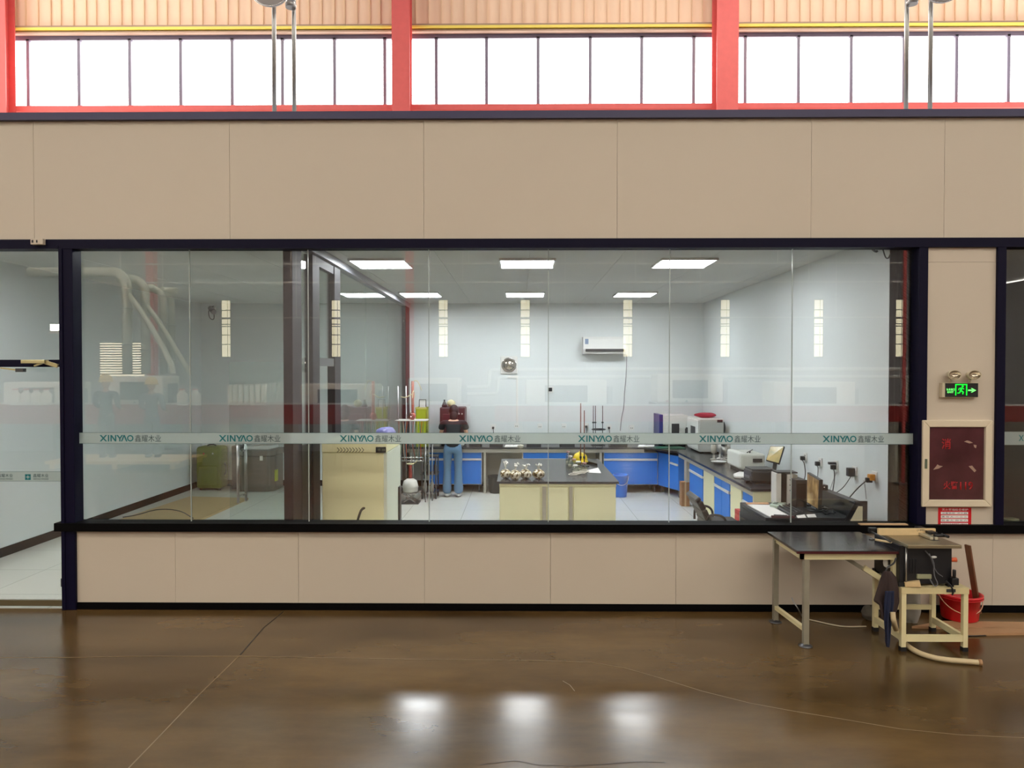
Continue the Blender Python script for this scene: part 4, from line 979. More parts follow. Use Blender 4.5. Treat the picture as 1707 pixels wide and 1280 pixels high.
for i in range(13):
    x = ax-.14+i*.032
    M().tube([(x, ay-.10, 1.24), (x+.02*rnd.uniform(-1,1), ay-.13, 1.05), (x+.02*rnd.uniform(-1,1), ay-.12, .85), (x+rnd.uniform(-.03,.03), ay-.1, .62+rnd.random()*.05)], .006, 6, 2).build('hose', mat('hose_%d' % (i % 7), hz[i % 7], .5), t)
t = thing('reagent_box', (ax+.25, ay+.25, CH), 'translucent yellow-green plastic crate in the right side of the rod frame', 'crate')
m_yg = mat('yellow_green_plastic', (164,180,36), .35)
def crate(x0, x1, y0, y1, z0, z1, t):
    k = M().box(x0,x1,y0,y0+.008,z0,z1).box(x0,x1,y1-.008,y1,z0,z1).box(x0,x0+.008,y0,y1,z0,z1).box(x1-.008,x1,y0,y1,z0,z1).box(x0,x1,y0,y1,z0,z0+.008)
    k.build('crate_shell', m_yg, t)
    M().box(x0-.008,x1+.008,y0-.008,y0+.004,z1-.03,z1).box(x0-.008,x1+.008,y1-.004,y1+.008,z1-.03,z1).build('rim', mat('pale_yellow_rim', (200,196,110), .4), t)
crate(X_(693,11.9,700), X_(711,11.9,700), 11.9, 12.15, CH, Z_(679,11.9), t); t.location = t.location
M().box(X_(699,12.0,660), X_(710,12.0,660), 12.0, 12.012, Z_(679,12.0), Z_(666,12.0)).build('card', m_paper, t)
M().tube([P(699,678,11.99),P(699,666,11.99),P(710,666,11.99),P(710,678,11.99)], .006, 6).build('wire_frame', m_dark, t)
# heating mantle on scissor jack
mx_, my_ = X_(684, 10.95, 800), 10.95
t = thing('heating_mantle', (mx_, my_, .17), 'white round heating mantle with red neck on a scissor jack', 'heating mantle')
M().lathe([(0,.17),(.10,.17),(.115,.185),(.115,.24),(.125,.245),(.10,.34),(.05,.375),(.03,.38)], (mx_, my_, 0), 28).build('mantle', mat('white_enamel', (236,234,226), .35), t)
M().lathe([(.03,.38),(.028,.44),(.024,.55),(.03,.56),(.03,.58),(.0,.58)], (mx_, my_, 0), 16).build('flask_neck', mat('dark_red_neck', (140,50,46), .3), t)
M().torus((mx_, my_, .60), .05, .008).tube([(mx_+.04,my_,.6),(mx_+.09,my_-.02,.62),(mx_+.1,my_,.66)], .007, 6, 2).build('clamp_ring', mat('ivory_tubing', (222,214,170), .4), t)
t = thing('scissor_jack', (mx_, my_, 0), 'steel scissor jack on the tiles under the white heating mantle', 'lab jack')
M().box(mx_-.11, mx_+.11, my_-.1, my_+.1, .155, .167).build('top_plate', m_steel, t)
M().box(mx_-.14, mx_+.14, my_-.12, my_+.12, 0, .02).build('base_plate', m_steeld, t)
for sy in (-.09, .09):
    M().bar((mx_-.09, my_+sy, .025), (mx_+.09, my_+sy, .15), .008, .016).build('scissor_arm', m_steel, t)
    M().bar((mx_+.09, my_+sy, .025), (mx_-.09, my_+sy, .15), .008, .016).build('scissor_arm', m_steel, t)
# small dark side cart
t = thing('steel_trolley', (-1.42, 11.45, 0), 'small dark steel trolley with bottles beside the heating mantle', 'trolley')
for (dx, dy) in ((-.12,-.15),(.10,-.15),(-.12,.15),(.10,.15)): M().cyl((-1.42+dx,11.45+dy,0),(-1.42+dx,11.45+dy,.68), .011).build('upright', m_steeld, t)
for z in (.1,.38,.66): M().box(-1.56,-1.3,11.28,11.62,z,z+.012).build('shelf', m_steeld, t)
for i in range(4):
    x, z = -1.50+.055*i, (.392 if i % 2 else .112)
    b = thing('reagent_bottle', (x, 11.35, z), ('dark bottle on the middle shelf of the small steel trolley' if i % 2 else 'pale bottle on the bottom shelf of the small steel trolley'), 'bottle', ('dark trolley bottles' if i % 2 else 'pale trolley bottles'))
    M().lathe([(0,0),(.026,0),(.028,.01),(.028,.13),(.012,.16),(.012,.19),(0,.19)], (x, 11.35, z), 16).build('bottle', m_dark if i % 2 else m_cabgrey, b)
    M().lathe([(.015,0),(.015,.02),(0,.02)], (x, 11.35, z+.175), 12).build('cap', m_black if i % 2 else m_white, b)

# back counter items -----------------------------------------------------------
zc = CH
bx0, bx1 = X_(733, 12.1, 690), X_(775, 12.1, 690)
t = thing('muffle_furnace', ((bx0+bx1)/2, 12.3, zc), 'dark bench furnace, red reflection put into its colour, in front of the person at the back worktop', 'furnace')
M().box(bx0, bx1, 12.1, 12.5, zc+.02, Z_(679, 12.1)).build('body', mat('dark_metal_red_reflection', (62,34,38), .4), t, .02)  # red reflection over a dark box, put into the body and door colours
M().box(bx0+.05, bx1-.12, 12.085, 12.1, zc+.12, Z_(690, 12.1)).build('door', mat('door_red_reflection', (78,30,38), .35), t, .01)
for a in (bx0+.04, bx1-.04):
    M().box(a-.02, a+.02, 12.15, 12.45, zc, zc+.02).build('foot', m_rubber, t)
for q, (px, dz) in enumerate(((765, .0), (770, .0))): M().lathe([(.014,0),(.012,-.02),(0,-.02)], (X_(px,12.09,690), 12.09, Z_(690,12.09)), 12, 'y').build('knob', m_steel, t)
ftop = Z_(679, 12.1)
t = thing('plastic_bag', (X_(752,12.25,670), 12.25, ftop), 'small yellowish plastic bag on top of the dark furnace', 'bag')
M().blob((X_(752,12.25,673), 12.25, ftop+.06), .075, .07, .065, .12, 8).build('bag', mat('yellowish_film', (214,206,160), .4), t, subsurf=1)
t = thing('dark_bottle', (X_(741,12.25,670), 12.25, ftop), 'squat dark bottle on top of the dark furnace', 'bottle')
M().lathe([(0,0),(.045,0),(.048,.02),(.03,.07),(.014,.10),(.014,.12),(0,.12)], (X_(741,12.25,670), 12.25, ftop), 16).build('bottle', m_black, t)
M().lathe([(.017,0),(.017,.015),(0,.015)], (X_(741,12.25,670), 12.25, ftop+.11), 12).build('cap', m_steeld, t)
# retort stand with ring
t = thing('retort_stand', (X_(996,12.2,720), 12.2, zc), 'black retort stand of three rods with a ring on the back worktop', 'retort stand')
for px, top in ((989,676),(992.5,676),(1004.5,676)):
    M().cyl((X_(px,12.2,700), 12.2, zc+.01), (X_(px,12.2,700), 12.2, Z_(top,12.2)), .007, .006, 8).build('rod', m_black, t)
    M().box(X_(px,12.2)-.016, X_(px,12.2)+.016, 12.185, 12.215, Z_(704,12.2)-.012, Z_(704,12.2)+.012).build('boss_clamp', m_black, t)
M().torus((X_(998,12.15,715), 12.15, Z_(715.5,12.15)), .11, .010).build('ring', m_black, t)
M().box(X_(986,12.2), X_(1008,12.2), 12.1, 12.3, zc, zc+.012).build('base', m_black, t)
# small stuff lying along the back worktop
def flat(name, px0, px1, y0, y1, h, m_, lab, cat, grp=None, parts=True):
    x0, x1 = X_(px0,y0,745), X_(px1,y0,745)
    t = thing(name, ((x0+x1)/2, (y0+y1)/2, zc), lab, cat, grp)
    M().box(x0, x1, y0, y1, zc, zc+h).build('block', m_, t, min(.004, h/4)); return t
def tray(px0, px1, lab):
    x0, x1 = X_(px0,12.0,745), X_(px1,12.0,745)
    t = thing('sample_tray', ((x0+x1)/2, 12.15, zc), lab, 'tray', 'dark trays on the back worktop')
    M().box(x0, x1, 12.0, 12.3, zc, zc+.008).box(x0, x1, 12.0, 12.01, zc, zc+.045).box(x0, x1, 12.29, 12.3, zc, zc+.045).box(x0, x0+.01, 12.0, 12.3, zc, zc+.045).box(x1-.01, x1, 12.0, 12.3, zc, zc+.045).build('tray', m_dark, t)
    M().box((x0+x1)/2-.05, (x0+x1)/2+.05, 12.1, 12.2, zc+.009, zc+.03).build('tray_contents', m_cabgrey, t)
tray(782, 802, 'dark flat tray on the back worktop just right of the person')
tray(816, 838, 'dark flat tray on the back worktop below the wall fan conduit')
tray(878, 902, 'dark flat tray on the back worktop above the island bags')
tray(934, 958, 'dark flat tray on the back worktop left of the hard hat')
tray(1018, 1046, 'dark flat tray on the back worktop right of the retort stand')
t = flat('desk_scale', 722, 733, 12.0, 12.2, .06, m_cabgrey, 'grey bench scale at the left end of the back worktop', 'scale'); M().cyl((t.location.x, 12.1, zc+.06), (t.location.x, 12.1, zc+.07), .05).build('pan', m_steel, t)
for px, lab in ((848,'white paper pad on the back worktop behind the sample bags'), (862,'small white paper pad right of the one behind the sample bags'), (1070,'white notebook on the back worktop near its right corner'), (1083,'thin white papers beside the notebook at the right corner')):
    t = thing('paper_pad', (X_(px,12.0,745), 12.05, zc), lab, 'paper', 'papers on the back worktop')
    M().prism([PZ(px-7,745.5,zc)+Vector((0,0,.001)), PZ(px+7,745.5,zc)+Vector((0,0,.001)), PZ(px+8,742.5,zc)+Vector((0,0,.001)), PZ(px-5,742.5,zc)+Vector((0,0,.001))], (0,0,.014)).build('sheets', m_paper, t)
t = thing('cutting_mat', (2.4, 11.9, zc), 'dark green mat on the worktop corner before the white ovens', 'mat')
M().box(2.2, 2.68, 11.62, 11.95, zc, zc+.008).build('mat_sheet', mat('green_mat', (30,84,62), .5), t)
t = thing('paper_clump', (X_(868,11.8,757), 11.82, zc), 'small crumpled tissue hanging at the edge of the back worktop', 'tissue')
M().blob((X_(868,11.8,752), 11.83, zc+.02), .05, .04, .03, .25, 21).build('tissue', m_cabgrey, t)
# tap behind the island
tx_, ty_ = X_(999, 12.3, 745), 12.3
# ovens
m_ovw = mat('white_oven_enamel', (226,228,222), .3)
x0, x1 = X_(1103,12.0,700), X_(1147,12.0,700)
t = thing('incubator', ((x0+x1)/2, 12.25, zc), 'white incubator with blue side strip and dark window in the worktop corner', 'oven')
zt_ = Z_(692, 12.0)
M().box(x0+.02, x1, 12.0, 12.5, zc+.03, zt_).build('body', m_ovw, t, .01)
M().box(x0-.04, x0+.02, 11.99, 12.5, zc+.03, zt_+.01).build('control_strip', mat('navy_strip', (34,40,110), .35), t, .005)
d = M().box(x0+.06, x1-.01, 11.985, 12.0, zc+.06, zt_-.03).build('door', m_ovw, t, .004)
M().box(X_(1120,11.98), X_(1132.5,11.98), 11.980, 11.985, zc+.1, Z_(706,11.98)).build('window', m_dark, d)
M().box(X_(1142,11.98), X_(1145,11.98), 11.96, 11.985, zc+.2, Z_(714,11.98)).build('handle', m_black, d)
for a in (x0+.05, x1-.05): M().box(a-.02, a+.02, 12.05, 12.45, zc, zc+.03).build('foot', m_rubber, t)
ax0, ax1 = X_(1166.5,11.0,700), X_(1206.5,11.0,700); zt_ = Z_(698.5, 11.0)
t = thing('drying_oven', ((ax0+ax1)/2, 11.4, zc), 'grey-white bench oven with red cloth on top, on the right worktop', 'oven')
M().box(ax0, ax1, 11.0, 11.78, zc+.02, zt_).build('body', mat('grey_white_enamel', (204,206,200), .35), t, .006)
d = M().box(ax0-.018, ax0, 11.03, 11.76, zc+.05, zt_-.02).build('door', m_ovw, t, .004)
M().box(ax0-.021, ax0-.018, 11.2, 11.5, zc+.12, zt_-.13).build('window', m_dark, d)
M().box(ax0-.045, ax0-.018, 11.70, 11.74, zc+.2, zt_-.18).build('handle', m_black, d)
M().box(X_(1196,10.99), X_(1205,10.99), 10.992, 11.0, Z_(704,10.99), Z_(699.5,10.99)).build('display', m_black, t)
M().lathe([(.0,-.03),(.09,-.03),(.09,.0),(.0,.0)], (ax1+.03, 11.1, Z_(712,11.1)), 20, 'x').build('motor', m_dark, t)
for a in (ax0+.05, ax1-.05): M().box(a-.02, a+.02, 11.05, 11.7, zc, zc+.02).build('foot', m_rubber, t)
t = thing('red_cloth', (X_(1165,11.4,693), 11.4, zt_), 'crumpled dark red cloth on top of the grey-white bench oven', 'cloth')
M().blob((ax0+.20, 11.45, zt_+.035), .18, .16, .042, .16, 31).build('cloth', mat('dark_red_cloth', (150,34,54), .9), t, subsurf=1)
# burner / small glassware between oven and GC
for i, (px, y, r, h) in enumerate([(1190,10.2,.05,.22),(1200,10.3,.045,.24),(1207,10.15,.05,.20),(1214,10.35,.04,.23)]):
    x = X_(px, y, 765)
    t = thing('glass_beaker', (x, y, zc), ['dark-topped flask on the right worktop, nearest the grey oven','clear measuring vessel second from the grey oven','steel pot third from the grey oven','steel vessel beside the grey chromatograph'][i], 'lab vessel', None)
    M().lathe([(0,0),(r,0),(r,.012),(r*.3,.02),(r*.3,h*.4),(r*.8,h*.45),(r*.8,h),(0,h)], (x, y, zc), 18).build('vessel', [m_cabgrey, m_white, m_steel, m_steel][i], t)
    M().lathe([(r*.84,0),(r*.84,.03),(0,.03)], (x, y, zc+h), 16).build('cap', [m_dark, m_cabgrey, m_steeld, m_dark][i], t)
t = thing('ceramic_dish', (X_(1197,9.75,774), 9.75, zc), 'white porcelain dish on the right worktop before the small vessels', 'dish')
M().lathe([(0,.0),(.05,0),(.10,.03),(.105,.034),(.095,.034),(.05,.008),(0,.006)], (X_(1198,9.75,770), 9.75, zc), 24).build('dish', m_white, t)
# chromatograph
gx0, gx1 = X_(1235.5,8.86,780), X_(1276,8.86,780)
t = thing('gas_chromatograph', ((gx0+gx1)/2, 9.1, zc), 'large pale grey instrument with dark display on the right worktop', 'instrument')
gz = Z_(757, 8.86, 1255)
M().box(gx0, gx1, 8.86, 9.42, zc+.03, gz).build('body', mat('instrument_grey', (200,202,192), .4), t, .025, seg=3)
M().box(gx0-.02, gx0+.07, 8.88, 9.40, zc+.05, gz+.008).build('side_cover', m_ovw, t, .02, seg=3)
M().box(X_(1256,8.85), X_(1271.5,8.85), 8.852, 8.86, Z_(770.5,8.85,1260), Z_(764.5,8.85,1260)).build('display', m_black, t)
M().cyl((gx0+.1,8.95,gz+.01),(gx1-.05,9.2,gz+.02),.006).cyl((gx0+.15,9.0,gz),(gx0+.15,9.0,gz+.02),.01).build('gas_line', m_black, t)
for a in (gx0+.04, gx1-.04): M().box(a-.02, a+.02, 8.9, 9.38, zc, zc+.03).build('foot', m_rubber, t)
# black printer
q0, q1 = X_(1256,8.0,800), X_(1296,8.0,800)
t = thing('printer', ((q0+q1)/2, 8.1, zc), 'black desktop printer on the near end of the right worktop', 'printer')
M().box(q0-.02, q1, 8.0, 8.30, zc+.01, zc+.14).build('body', m_black, t, .02, seg=3)
M().box(q0-.01, q1-.02, 8.02, 8.28, zc+.14, zc+.16).build('lid', m_dark, t, .008)
M().box(q0-.026, q0-.02, 8.05, 8.25, zc+.05, zc+.075).build('paper_slot', m_steeld, t)
M().box(q0-.06, q0-.02, 8.05, 8.25, zc+.018, zc+.03).build('output_tray', m_black, t)
for i, a in enumerate((q0, q1-.06)): M().box(a, a+.03, 8.03, 8.28, zc, zc+.012).build('foot', m_rubber, t)
# white handheld / paper on worktop
t = thing('label_printer', (X_(1234,8.35,796), 8.35, zc), 'small white curved device lying on the worktop left of the printer', 'device')
M().prism([PZ(1222,794,zc), PZ(1232,790,zc), PZ(1248,792,zc), PZ(1243,799,zc), PZ(1224,797,zc)], (0,0,.035)).build('shell', m_white, t, .012)
M().prism([PZ(1240,796,zc), PZ(1248,796,zc), PZ(1249,803,zc), PZ(1243,803,zc)], (0,0,.02)).build('cradle', m_dark, t, .004)
# monitor on worktop
def screen(name, c4, thick, scr, lab, cat='monitor', neck=None, base=None, foot_z=CH):
    tl, tr_, br, bl = c4; n_ = (tr_-tl).cross(bl-tl).normalized()
    if n_.dot(CAM-tl) > 0: n_ = -n_
    cen = (tl+tr_+br+bl)/4
    t = thing(name, (cen.x, cen.y, foot_z), lab, cat)
    M().prism([tl, tr_, br, bl], n_*thick).build('bezel', m_black, t, .004)
    q = [cen+(v-cen)*.93 - n_*.0015 for v in (tl, tr_, br, bl)]
    M().prism(q, n_*.001).build('screen', scr, t)
    bc = (bl+br)/2 + n_*thick*.5; cb = Vector((bc.x, bc.y, 0)) + Vector((n_.x, n_.y, 0))*.03
    M().bar(cen+n_*(thick+.01)-Vector((0,0,.03)), Vector((cb.x, cb.y, foot_z+.01)), .04, .02).build('neck', m_black, t)
    M().lathe([(0,0),(.09,0),(.09,.008),(.03,.014),(0,.014)], (cb.x, cb.y, foot_z), 24, 'z', .8).build('base', m_black, t)
    return t
def screen_mat(name, c0, c1, s_):
    m = bpy.data.materials.new(name); m.use_nodes = True; nt = m.node_tree; b = nt.nodes['Principled BSDF']; N = nt.nodes.new; L = nt.links.new
    tc = N('ShaderNodeTexCoord'); n = N('ShaderNodeTexNoise'); n.inputs['Scale'].default_value = 9; L(tc.outputs['Object'], n.inputs['Vector'])
    r = N('ShaderNodeValToRGB'); r.color_ramp.elements[0].position = .4; r.color_ramp.elements[1].position = .6; r.color_ramp.elements[0].color = srgb(*c0); r.color_ramp.elements[1].color = srgb(*c1)
    L(n.outputs['Fac'], r.inputs['Fac']); b.inputs['Base Color'].default_value = (.01,.01,.01,1); b.inputs['Roughness'].default_value = .2
    L(r.outputs['Color'], b.inputs['Emission Color']); b.inputs['Emission Strength'].default_value = s_; return m
screen('monitor', [P(1284,743.5,8.55), P(1307.5,743.5,8.45), P(1298.5,773,8.38), P(1276.5,767,8.48)], .03, screen_mat('lit_screen', (150,146,90), (190,168,100), .9), 'tilted computer monitor behind the black printer on the right worktop')
# desk near the glass
DH = .75; dx0, dx1, dy0, dy1 = 2.11, 2.975, 6.18, 6.9
t = thing('office_desk', ((dx0+dx1)/2, (dy0+dy1)/2, 0), 'black desk with cream end panels and raised back, at the lower right of the glass', 'desk')
m_dk = mat('black_desk_laminate', (30,28,32), .35)
M().box(dx0, dx1-.13, dy0, dy1, DH-.03, DH).build('desktop', m_dk, t, .003)
M().box(dx1-.11, dx1-.03, dy0+.02, dy1, .02, .885).build('back_screen', mat('grey_black_panel', (44,46,48), .4), t, .003)
M().box(dx0, dx1-.1, dy1-.02, dy1, .3, DH+.002).build('modesty_panel', m_dk, t)
M().box(dx0+.02, dx1-.12, dy0+.005, dy0+.02, DH-.14, DH-.03).build('front_panel', m_cabcream, t)
pp = [(dx1-.215,.60),(dx1-.215,.68),(dx1-.10,.895),(dx1,.895),(dx1,.02),(dx1-.215,.02)]
inner = [(dx1-.175,.67),(dx1-.078,.852),(dx1-.042,.852),(dx1-.042,.05),(dx1-.175,.05)]
M().prism([Vector((a,dy0-.005,b)) for a, b in pp], (0,.022,0)).build('end_panel_trim', m_dk, t)
M().prism([Vector((a,dy0-.008,b)) for a, b in inner], (0,.004,0)).build('end_panel', mat('cream_desk_panel', (204,200,172), .45), t)
M().box(dx0, dx0+.03, dy0+.02, dy1-.02, .02, DH-.03).build('end_panel_trim', m_dk, t)
# things on the desk
t = thing('desk_pad', (2.35, 6.4, DH), 'large white paper pad on the black desk', 'paper')
M().prism([PZ(1246,842,DH), PZ(1283,843,DH), PZ(1316,861,DH), PZ(1284,863,DH)], (0,0,.008)).build('sheets', m_paper, t)
M().prism([PZ(1243,839.5,DH)+Vector((0,0,.009)), PZ(1280,839.5,DH)+Vector((0,0,.009)), PZ(1282,842,DH)+Vector((0,0,.009)), PZ(1245,842,DH)+Vector((0,0,.009))], (0,0,.004)).build('folder_edge', mat('tan_folder', (196,150,110), .6), t)
t = thing('keyboard', (2.5, 6.45, DH), 'black keyboard lying on the desk beside the white pad', 'keyboard')
kq = [PZ(1296,849,DH), PZ(1318,845,DH), PZ(1338,856,DH), PZ(1318,862,DH)]
for v in kq: v.z = DH+.009
M().prism(kq, (0,0,.02)).build('key_tray', m_dark, t, .003)
kb = M()
for i in range(12):
    for j in range(4):
        u, v = (i+.5)/12, (j+.5)/4
        c = (kq[0]*(1-u)+kq[3]*u)*(1-v) + (kq[1]*(1-u)+kq[2]*u)*v + Vector((0,0,.022)); kb.box(c.x-.006, c.x+.006, c.y-.006, c.y+.006, c.z, c.z+.006)
kb.build('keys', m_black, t)
t = thing('desk_scale', (X_(1291,6.72,842), 6.72, DH), 'pale green desk calculator scale at the left foot of the white computer case', 'scale')
M().prism([PZ(1283,846,DH), PZ(1292,838,DH), PZ(1312,840,DH), PZ(1306,850,DH)], (0,0,.03)).build('body', mat('pale_green_grey', (186,204,190), .4), t, .006)
M().prism([PZ(1288,845,DH)+Vector((0,0,.031)), PZ(1293,841,DH)+Vector((0,0,.031)), PZ(1299,842,DH)+Vector((0,0,.031)), PZ(1295,846,DH)+Vector((0,0,.031))], (0,0,.002)).build('display', mat('dark_green_lcd', (50,90,76), .3), t)
wx = [X_(v, 6.78, 810) for v in (1291.5, 1300, 1310, 1319, 1327)]; wz = Z_(788, 6.78, 1300)
t = thing('computer_case', ((wx[0]+wx[4])/2, 6.8, DH), 'white and black upright computer case on the desk, left of the black one', 'computer')
M().box(wx[0], wx[1], 6.74, 6.88, DH+.005, wz).box(wx[2], wx[3], 6.74, 6.88, DH+.005, wz-.01).build('front_pillar', m_white, t, .004)
M().box(wx[1], wx[2], 6.76, 6.88, DH+.005, wz-.01).build('front_slot', m_black, t)
M().box(wx[3], wx[4], 6.745, 6.88, DH+.005, wz-.015).build('side_panel', m_cabgrey, t)
M().box(wx[0]+.01, wx[4], 6.74, 6.89, wz-.001, wz+.012).build('top_cover', m_dark, t, .003)
dd = M()
for i in range(3): dd.cyl(((wx[2]+wx[3])/2, 6.736, wz-.06-.05*i), ((wx[2]+wx[3])/2, 6.741, wz-.06-.05*i), .006, n=10)
dd.build('buttons', m_black, t)
t = thing('computer_case', (X_(1336,6.7,820), 6.72, DH), 'plain black computer case between the white case and the desk monitor', 'computer')
M().box(X_(1327.5,6.62,820), X_(1345.5,6.62,820), 6.62, 6.86, DH+.005, Z_(800,6.62,1336)).build('case', m_dark, t, .004)
M().box(X_(1329,6.62), X_(1344,6.62), 6.615, 6.62, DH+.02, Z_(802,6.62,1336)-.02).build('front_bezel', m_black, t)
screen('monitor', [P(1345.5,787,6.75), P(1366,799.5,6.27), P(1364,850,6.27), P(1344.5,838,6.75)], .03, screen_mat('lit_screen_dim', (130,104,66), (176,146,96), .75), 'computer monitor on the black desk, its screen turned to the left', foot_z=DH)
t = thing('speaker_box', (X_(1374,6.8,812), 6.84, .885), 'small black box on the raised back of the desk behind the monitor', 'box')
M().box(X_(1369,6.82,812), X_(1379,6.82,812), 6.80, 6.88, .885, Z_(808,6.82,1374)).build('case', m_black, t, .004)
M().cyl((X_(1374,6.8,812), 6.795, Z_(812,6.8,1374)), (X_(1374,6.8,812), 6.80, Z_(812,6.8,1374)), .006).build('lamp', m_white, t)
# clutter cables on the desk
t = thing('cable_tangle', (2.75, 6.35, DH), 'tangle of dark cables lying on the desk before the raised back', 'cables')
rnd = random.Random(11); k = M()
for i in range(9):
    x, y = 2.66+rnd.random()*.1, 6.25+rnd.random()*.5
    k.tube([(x+rnd.uniform(-.05,.05), y+rnd.uniform(-.08,.08), DH+.012+rnd.random()*.02) for _ in range(5)], .006, 6, 2)
k.build('cables', m_black, t); 
for i, (a, b, lab) in enumerate(((1335,861,'loose white paper on the desk, left of the second sheet'),(1352,860,'loose white paper on the desk under the monitor'))):
    t = thing('paper_sheet', (X_(a,6.3,b), 6.3, DH), lab, 'paper')
    M().prism([PZ(a-8,b-2,DH), PZ(a+6,b-3,DH), PZ(a+9,b+2,DH), PZ(a-5,b+2.5,DH)], (0,0,.003)).build('sheet', m_paper, t)
t = thing('pen_box', (X_(1305,6.2,861), 6.22, DH), 'small dark red pencil box at the front edge of the desk', 'box')
M().bar(PZ(1286,861,DH+.015)+Vector((0,.0,0)), PZ(1325,861.5,DH+.015), .03, .02).build('case', mat('dark_red_case', (74,30,34), .4), t, .003)
M().bar(PZ(1290,858,DH+.032), PZ(1312,859,DH+.032), .008, .006).build('pen', m_black, t)
# red-white carton beside the desk
t = thing('carton', (X_(1237,7.3,860), 7.37, 0), 'red and white carton standing on the floor left of the desk', 'box')
M().box(X_(1232,7.3,860), X_(1240,7.3,860), 7.3, 7.45, 0, Z_(852,7.3,1236)).build('carton_body', mat('red_carton', (196,60,56), .5), t, .003)
M().box(X_(1232.5,7.3,860), X_(1234,7.3,860), 7.298, 7.3, 0, Z_(853,7.3,1236)).build('white_edge', m_paper, t)
# office chair
cx_, cy0 = X_(1172,7.0,850), 7.0
t = thing('office_chair', (1.85, 7.05, 0), 'black office chair facing right toward the desk', 'chair')
sk = M()
pr = [P(1150,828,7.0), P(1154,833,7.0), P(1161,846,7.0), P(1168,862,7.0), P(1176,880,7.0)]
for a, b in zip(pr, pr[1:]):
    w0 = .2
    d_ = (b-a).normalized(); n_ = Vector((d_.z,0,-d_.x))
    if n_.x < 0: n_ = -n_
    sk.prism([a+Vector((0,-w0,0)), b+Vector((0,-w0,0)), b+Vector((0,w0,0)), a+Vector((0,w0,0))], n_*.055)
sk.build('backrest', m_black, t, .012)
sz = Z_(866, 7.0, 1190)
M().box(pr[-1].x-.02, pr[-1].x+.34, 6.83, 7.27, sz-.09, sz-.02).build('seat', m_black, t, .025, seg=3)
for yy_ in (6.80, 7.28):
    M().tube([(pr[2].x+.05, yy_, sz-.05), (pr[2].x+.05, yy_, sz+.06), (pr[2].x+.10, yy_, sz+.09), (pr[2].x+.22, yy_, sz+.07), (pr[2].x+.24, yy_, sz-.05)], .012, 8, 2).build('armrest', m_black, t)
M().cyl((1.88,7.05,.08),(1.88,7.05,sz-.09),.03).build('gas_column', m_dark, t)
for i in range(5):
    a = 2*math.pi*i/5+.3; e = Vector((1.88+.26*math.cos(a), 7.05+.26*math.sin(a), .07))
    l = M().bar((1.88,7.05,.10), e, .04, .03).build('leg', m_dark, t)
    M().cyl(e+Vector((-.02,0,-.04)), e+Vector((.02,0,-.04)), .03).build('caster', m_black, l)

# wall items -------------------------------------------------------------------
yw = YB
x0, x1, z1, z0 = X_(972,YB-.2), X_(1044,YB-.2), Z_(561,YB-.2), Z_(590.5,YB-.2)
t = thing('air_conditioner', ((x0+x1)/2, YB, z0), 'white wall-mounted air conditioner high on the back wall', 'air conditioner')
prof = [(YB-.001,z1),(YB-.17,z1),(YB-.21,z1-.05),(YB-.21,z0+.09),(YB-.17,z0+.0),(YB-.001,z0)]
M().prism([Vector((x0,a,b)) for a, b in prof], (x1-x0,0,0)).build('casing', m_white, t, .012, seg=3)
M().box(x0+.04, x1-.04, YB-.216, YB-.20, z0+.045, z0+.092).build('air_outlet', m_black, t)
M().bar((x0+.04,YB-.205,z0+.02), (x1-.04,YB-.205,z0+.02), .05, .012).build('louvre', m_white, t)
M().box(x0+.03, x0+.09, YB-.213, YB-.209, z1-.13, z1-.04).build('energy_label', mat('blue_grey_label', (120,140,170), .5), t)
M().tube([P(a,b,YB-.012) for a, b in ((1045,591),(1044,625),(1041,655),(1040,680),(1036,695),(1034,718))], .006, 6, 2).build('power_cord', mat('grey_cord', (130,130,134), .5), t)
fx, fz = X_(848.5,YB-.03,608), Z_(608.5,YB-.03)
t = thing('exhaust_fan', (fx, YB, fz-.15), 'square exhaust fan with round chrome grille on the back wall', 'fan')
M().box(fx-.15, fx+.15, YB-.03, YB-.001, fz-.155, fz+.155).build('frame_plate', m_white, t, .01)
M().lathe([(.12,-.0),(.12,-.02),(.10,-.06),(.06,-.085),(0,-.095)], (fx, YB-.03, fz), 28, 'y').build('shutter_dome', mat('bronze_chrome', (170,160,150), .12, .95), t)
M().torus((fx, YB-.032, fz), .125, .008, 'y').build('ring', m_chrome, t)
t = thing('wall_conduit', (X_(862,YB), YB, 1.2), 'white trunking running from the exhaust fan down to a socket', 'conduit')
cxx = X_(862,YB-.01)
M().box(cxx-.016, cxx+.016, YB-.02, YB-.001, Z_(705,YB), Z_(630,YB)).box(X_(847,YB), cxx+.016, YB-.02, YB-.001, Z_(630,YB)-.0, Z_(626,YB)).build('trunking', m_white, t, .003)
def socket_y(px, py, plug, lab, g=None, dark=False):
    x, z = X_(px,YB), Z_(py,YB)
    t = thing('wall_socket', (x, YB, z-.045), lab, 'socket', g)
    M().box(x-.043, x+.043, YB-.012, YB-.001, z-.043, z+.043).build('face_plate', m_white, t, .004)
    M().box(x-.02, x-.008, YB-.0135, YB-.012, z-.02, z-.005).box(x+.008, x+.02, YB-.0135, YB-.012, z-.02, z-.005).build('slots', m_dark, t)
    if plug:
        M().box(x-.018, x+.018, YB-.05, YB-.0135, z-.04, z-.0).build('plug', m_black, t, .005)
        M().tube([(x,YB-.05,z-.03),(x+.01,YB-.06,z-.09),(x,YB-.05,z-.2)], .005, 6, 2).build('plug_cord', m_black, t)
socket_y(822, 711, 1, 'wall socket with black plug, right of the person')
socket_y(861, 709, 0, 'white wall socket at the foot of the fan trunking')
socket_y(900, 710, 0, 'white wall socket directly right of the one below the fan trunking')
socket_y(940, 710, 0, 'white wall socket left of the two brown rods')
socket_y(977, 709, 1, 'wall socket with dark plug behind the brown rods')
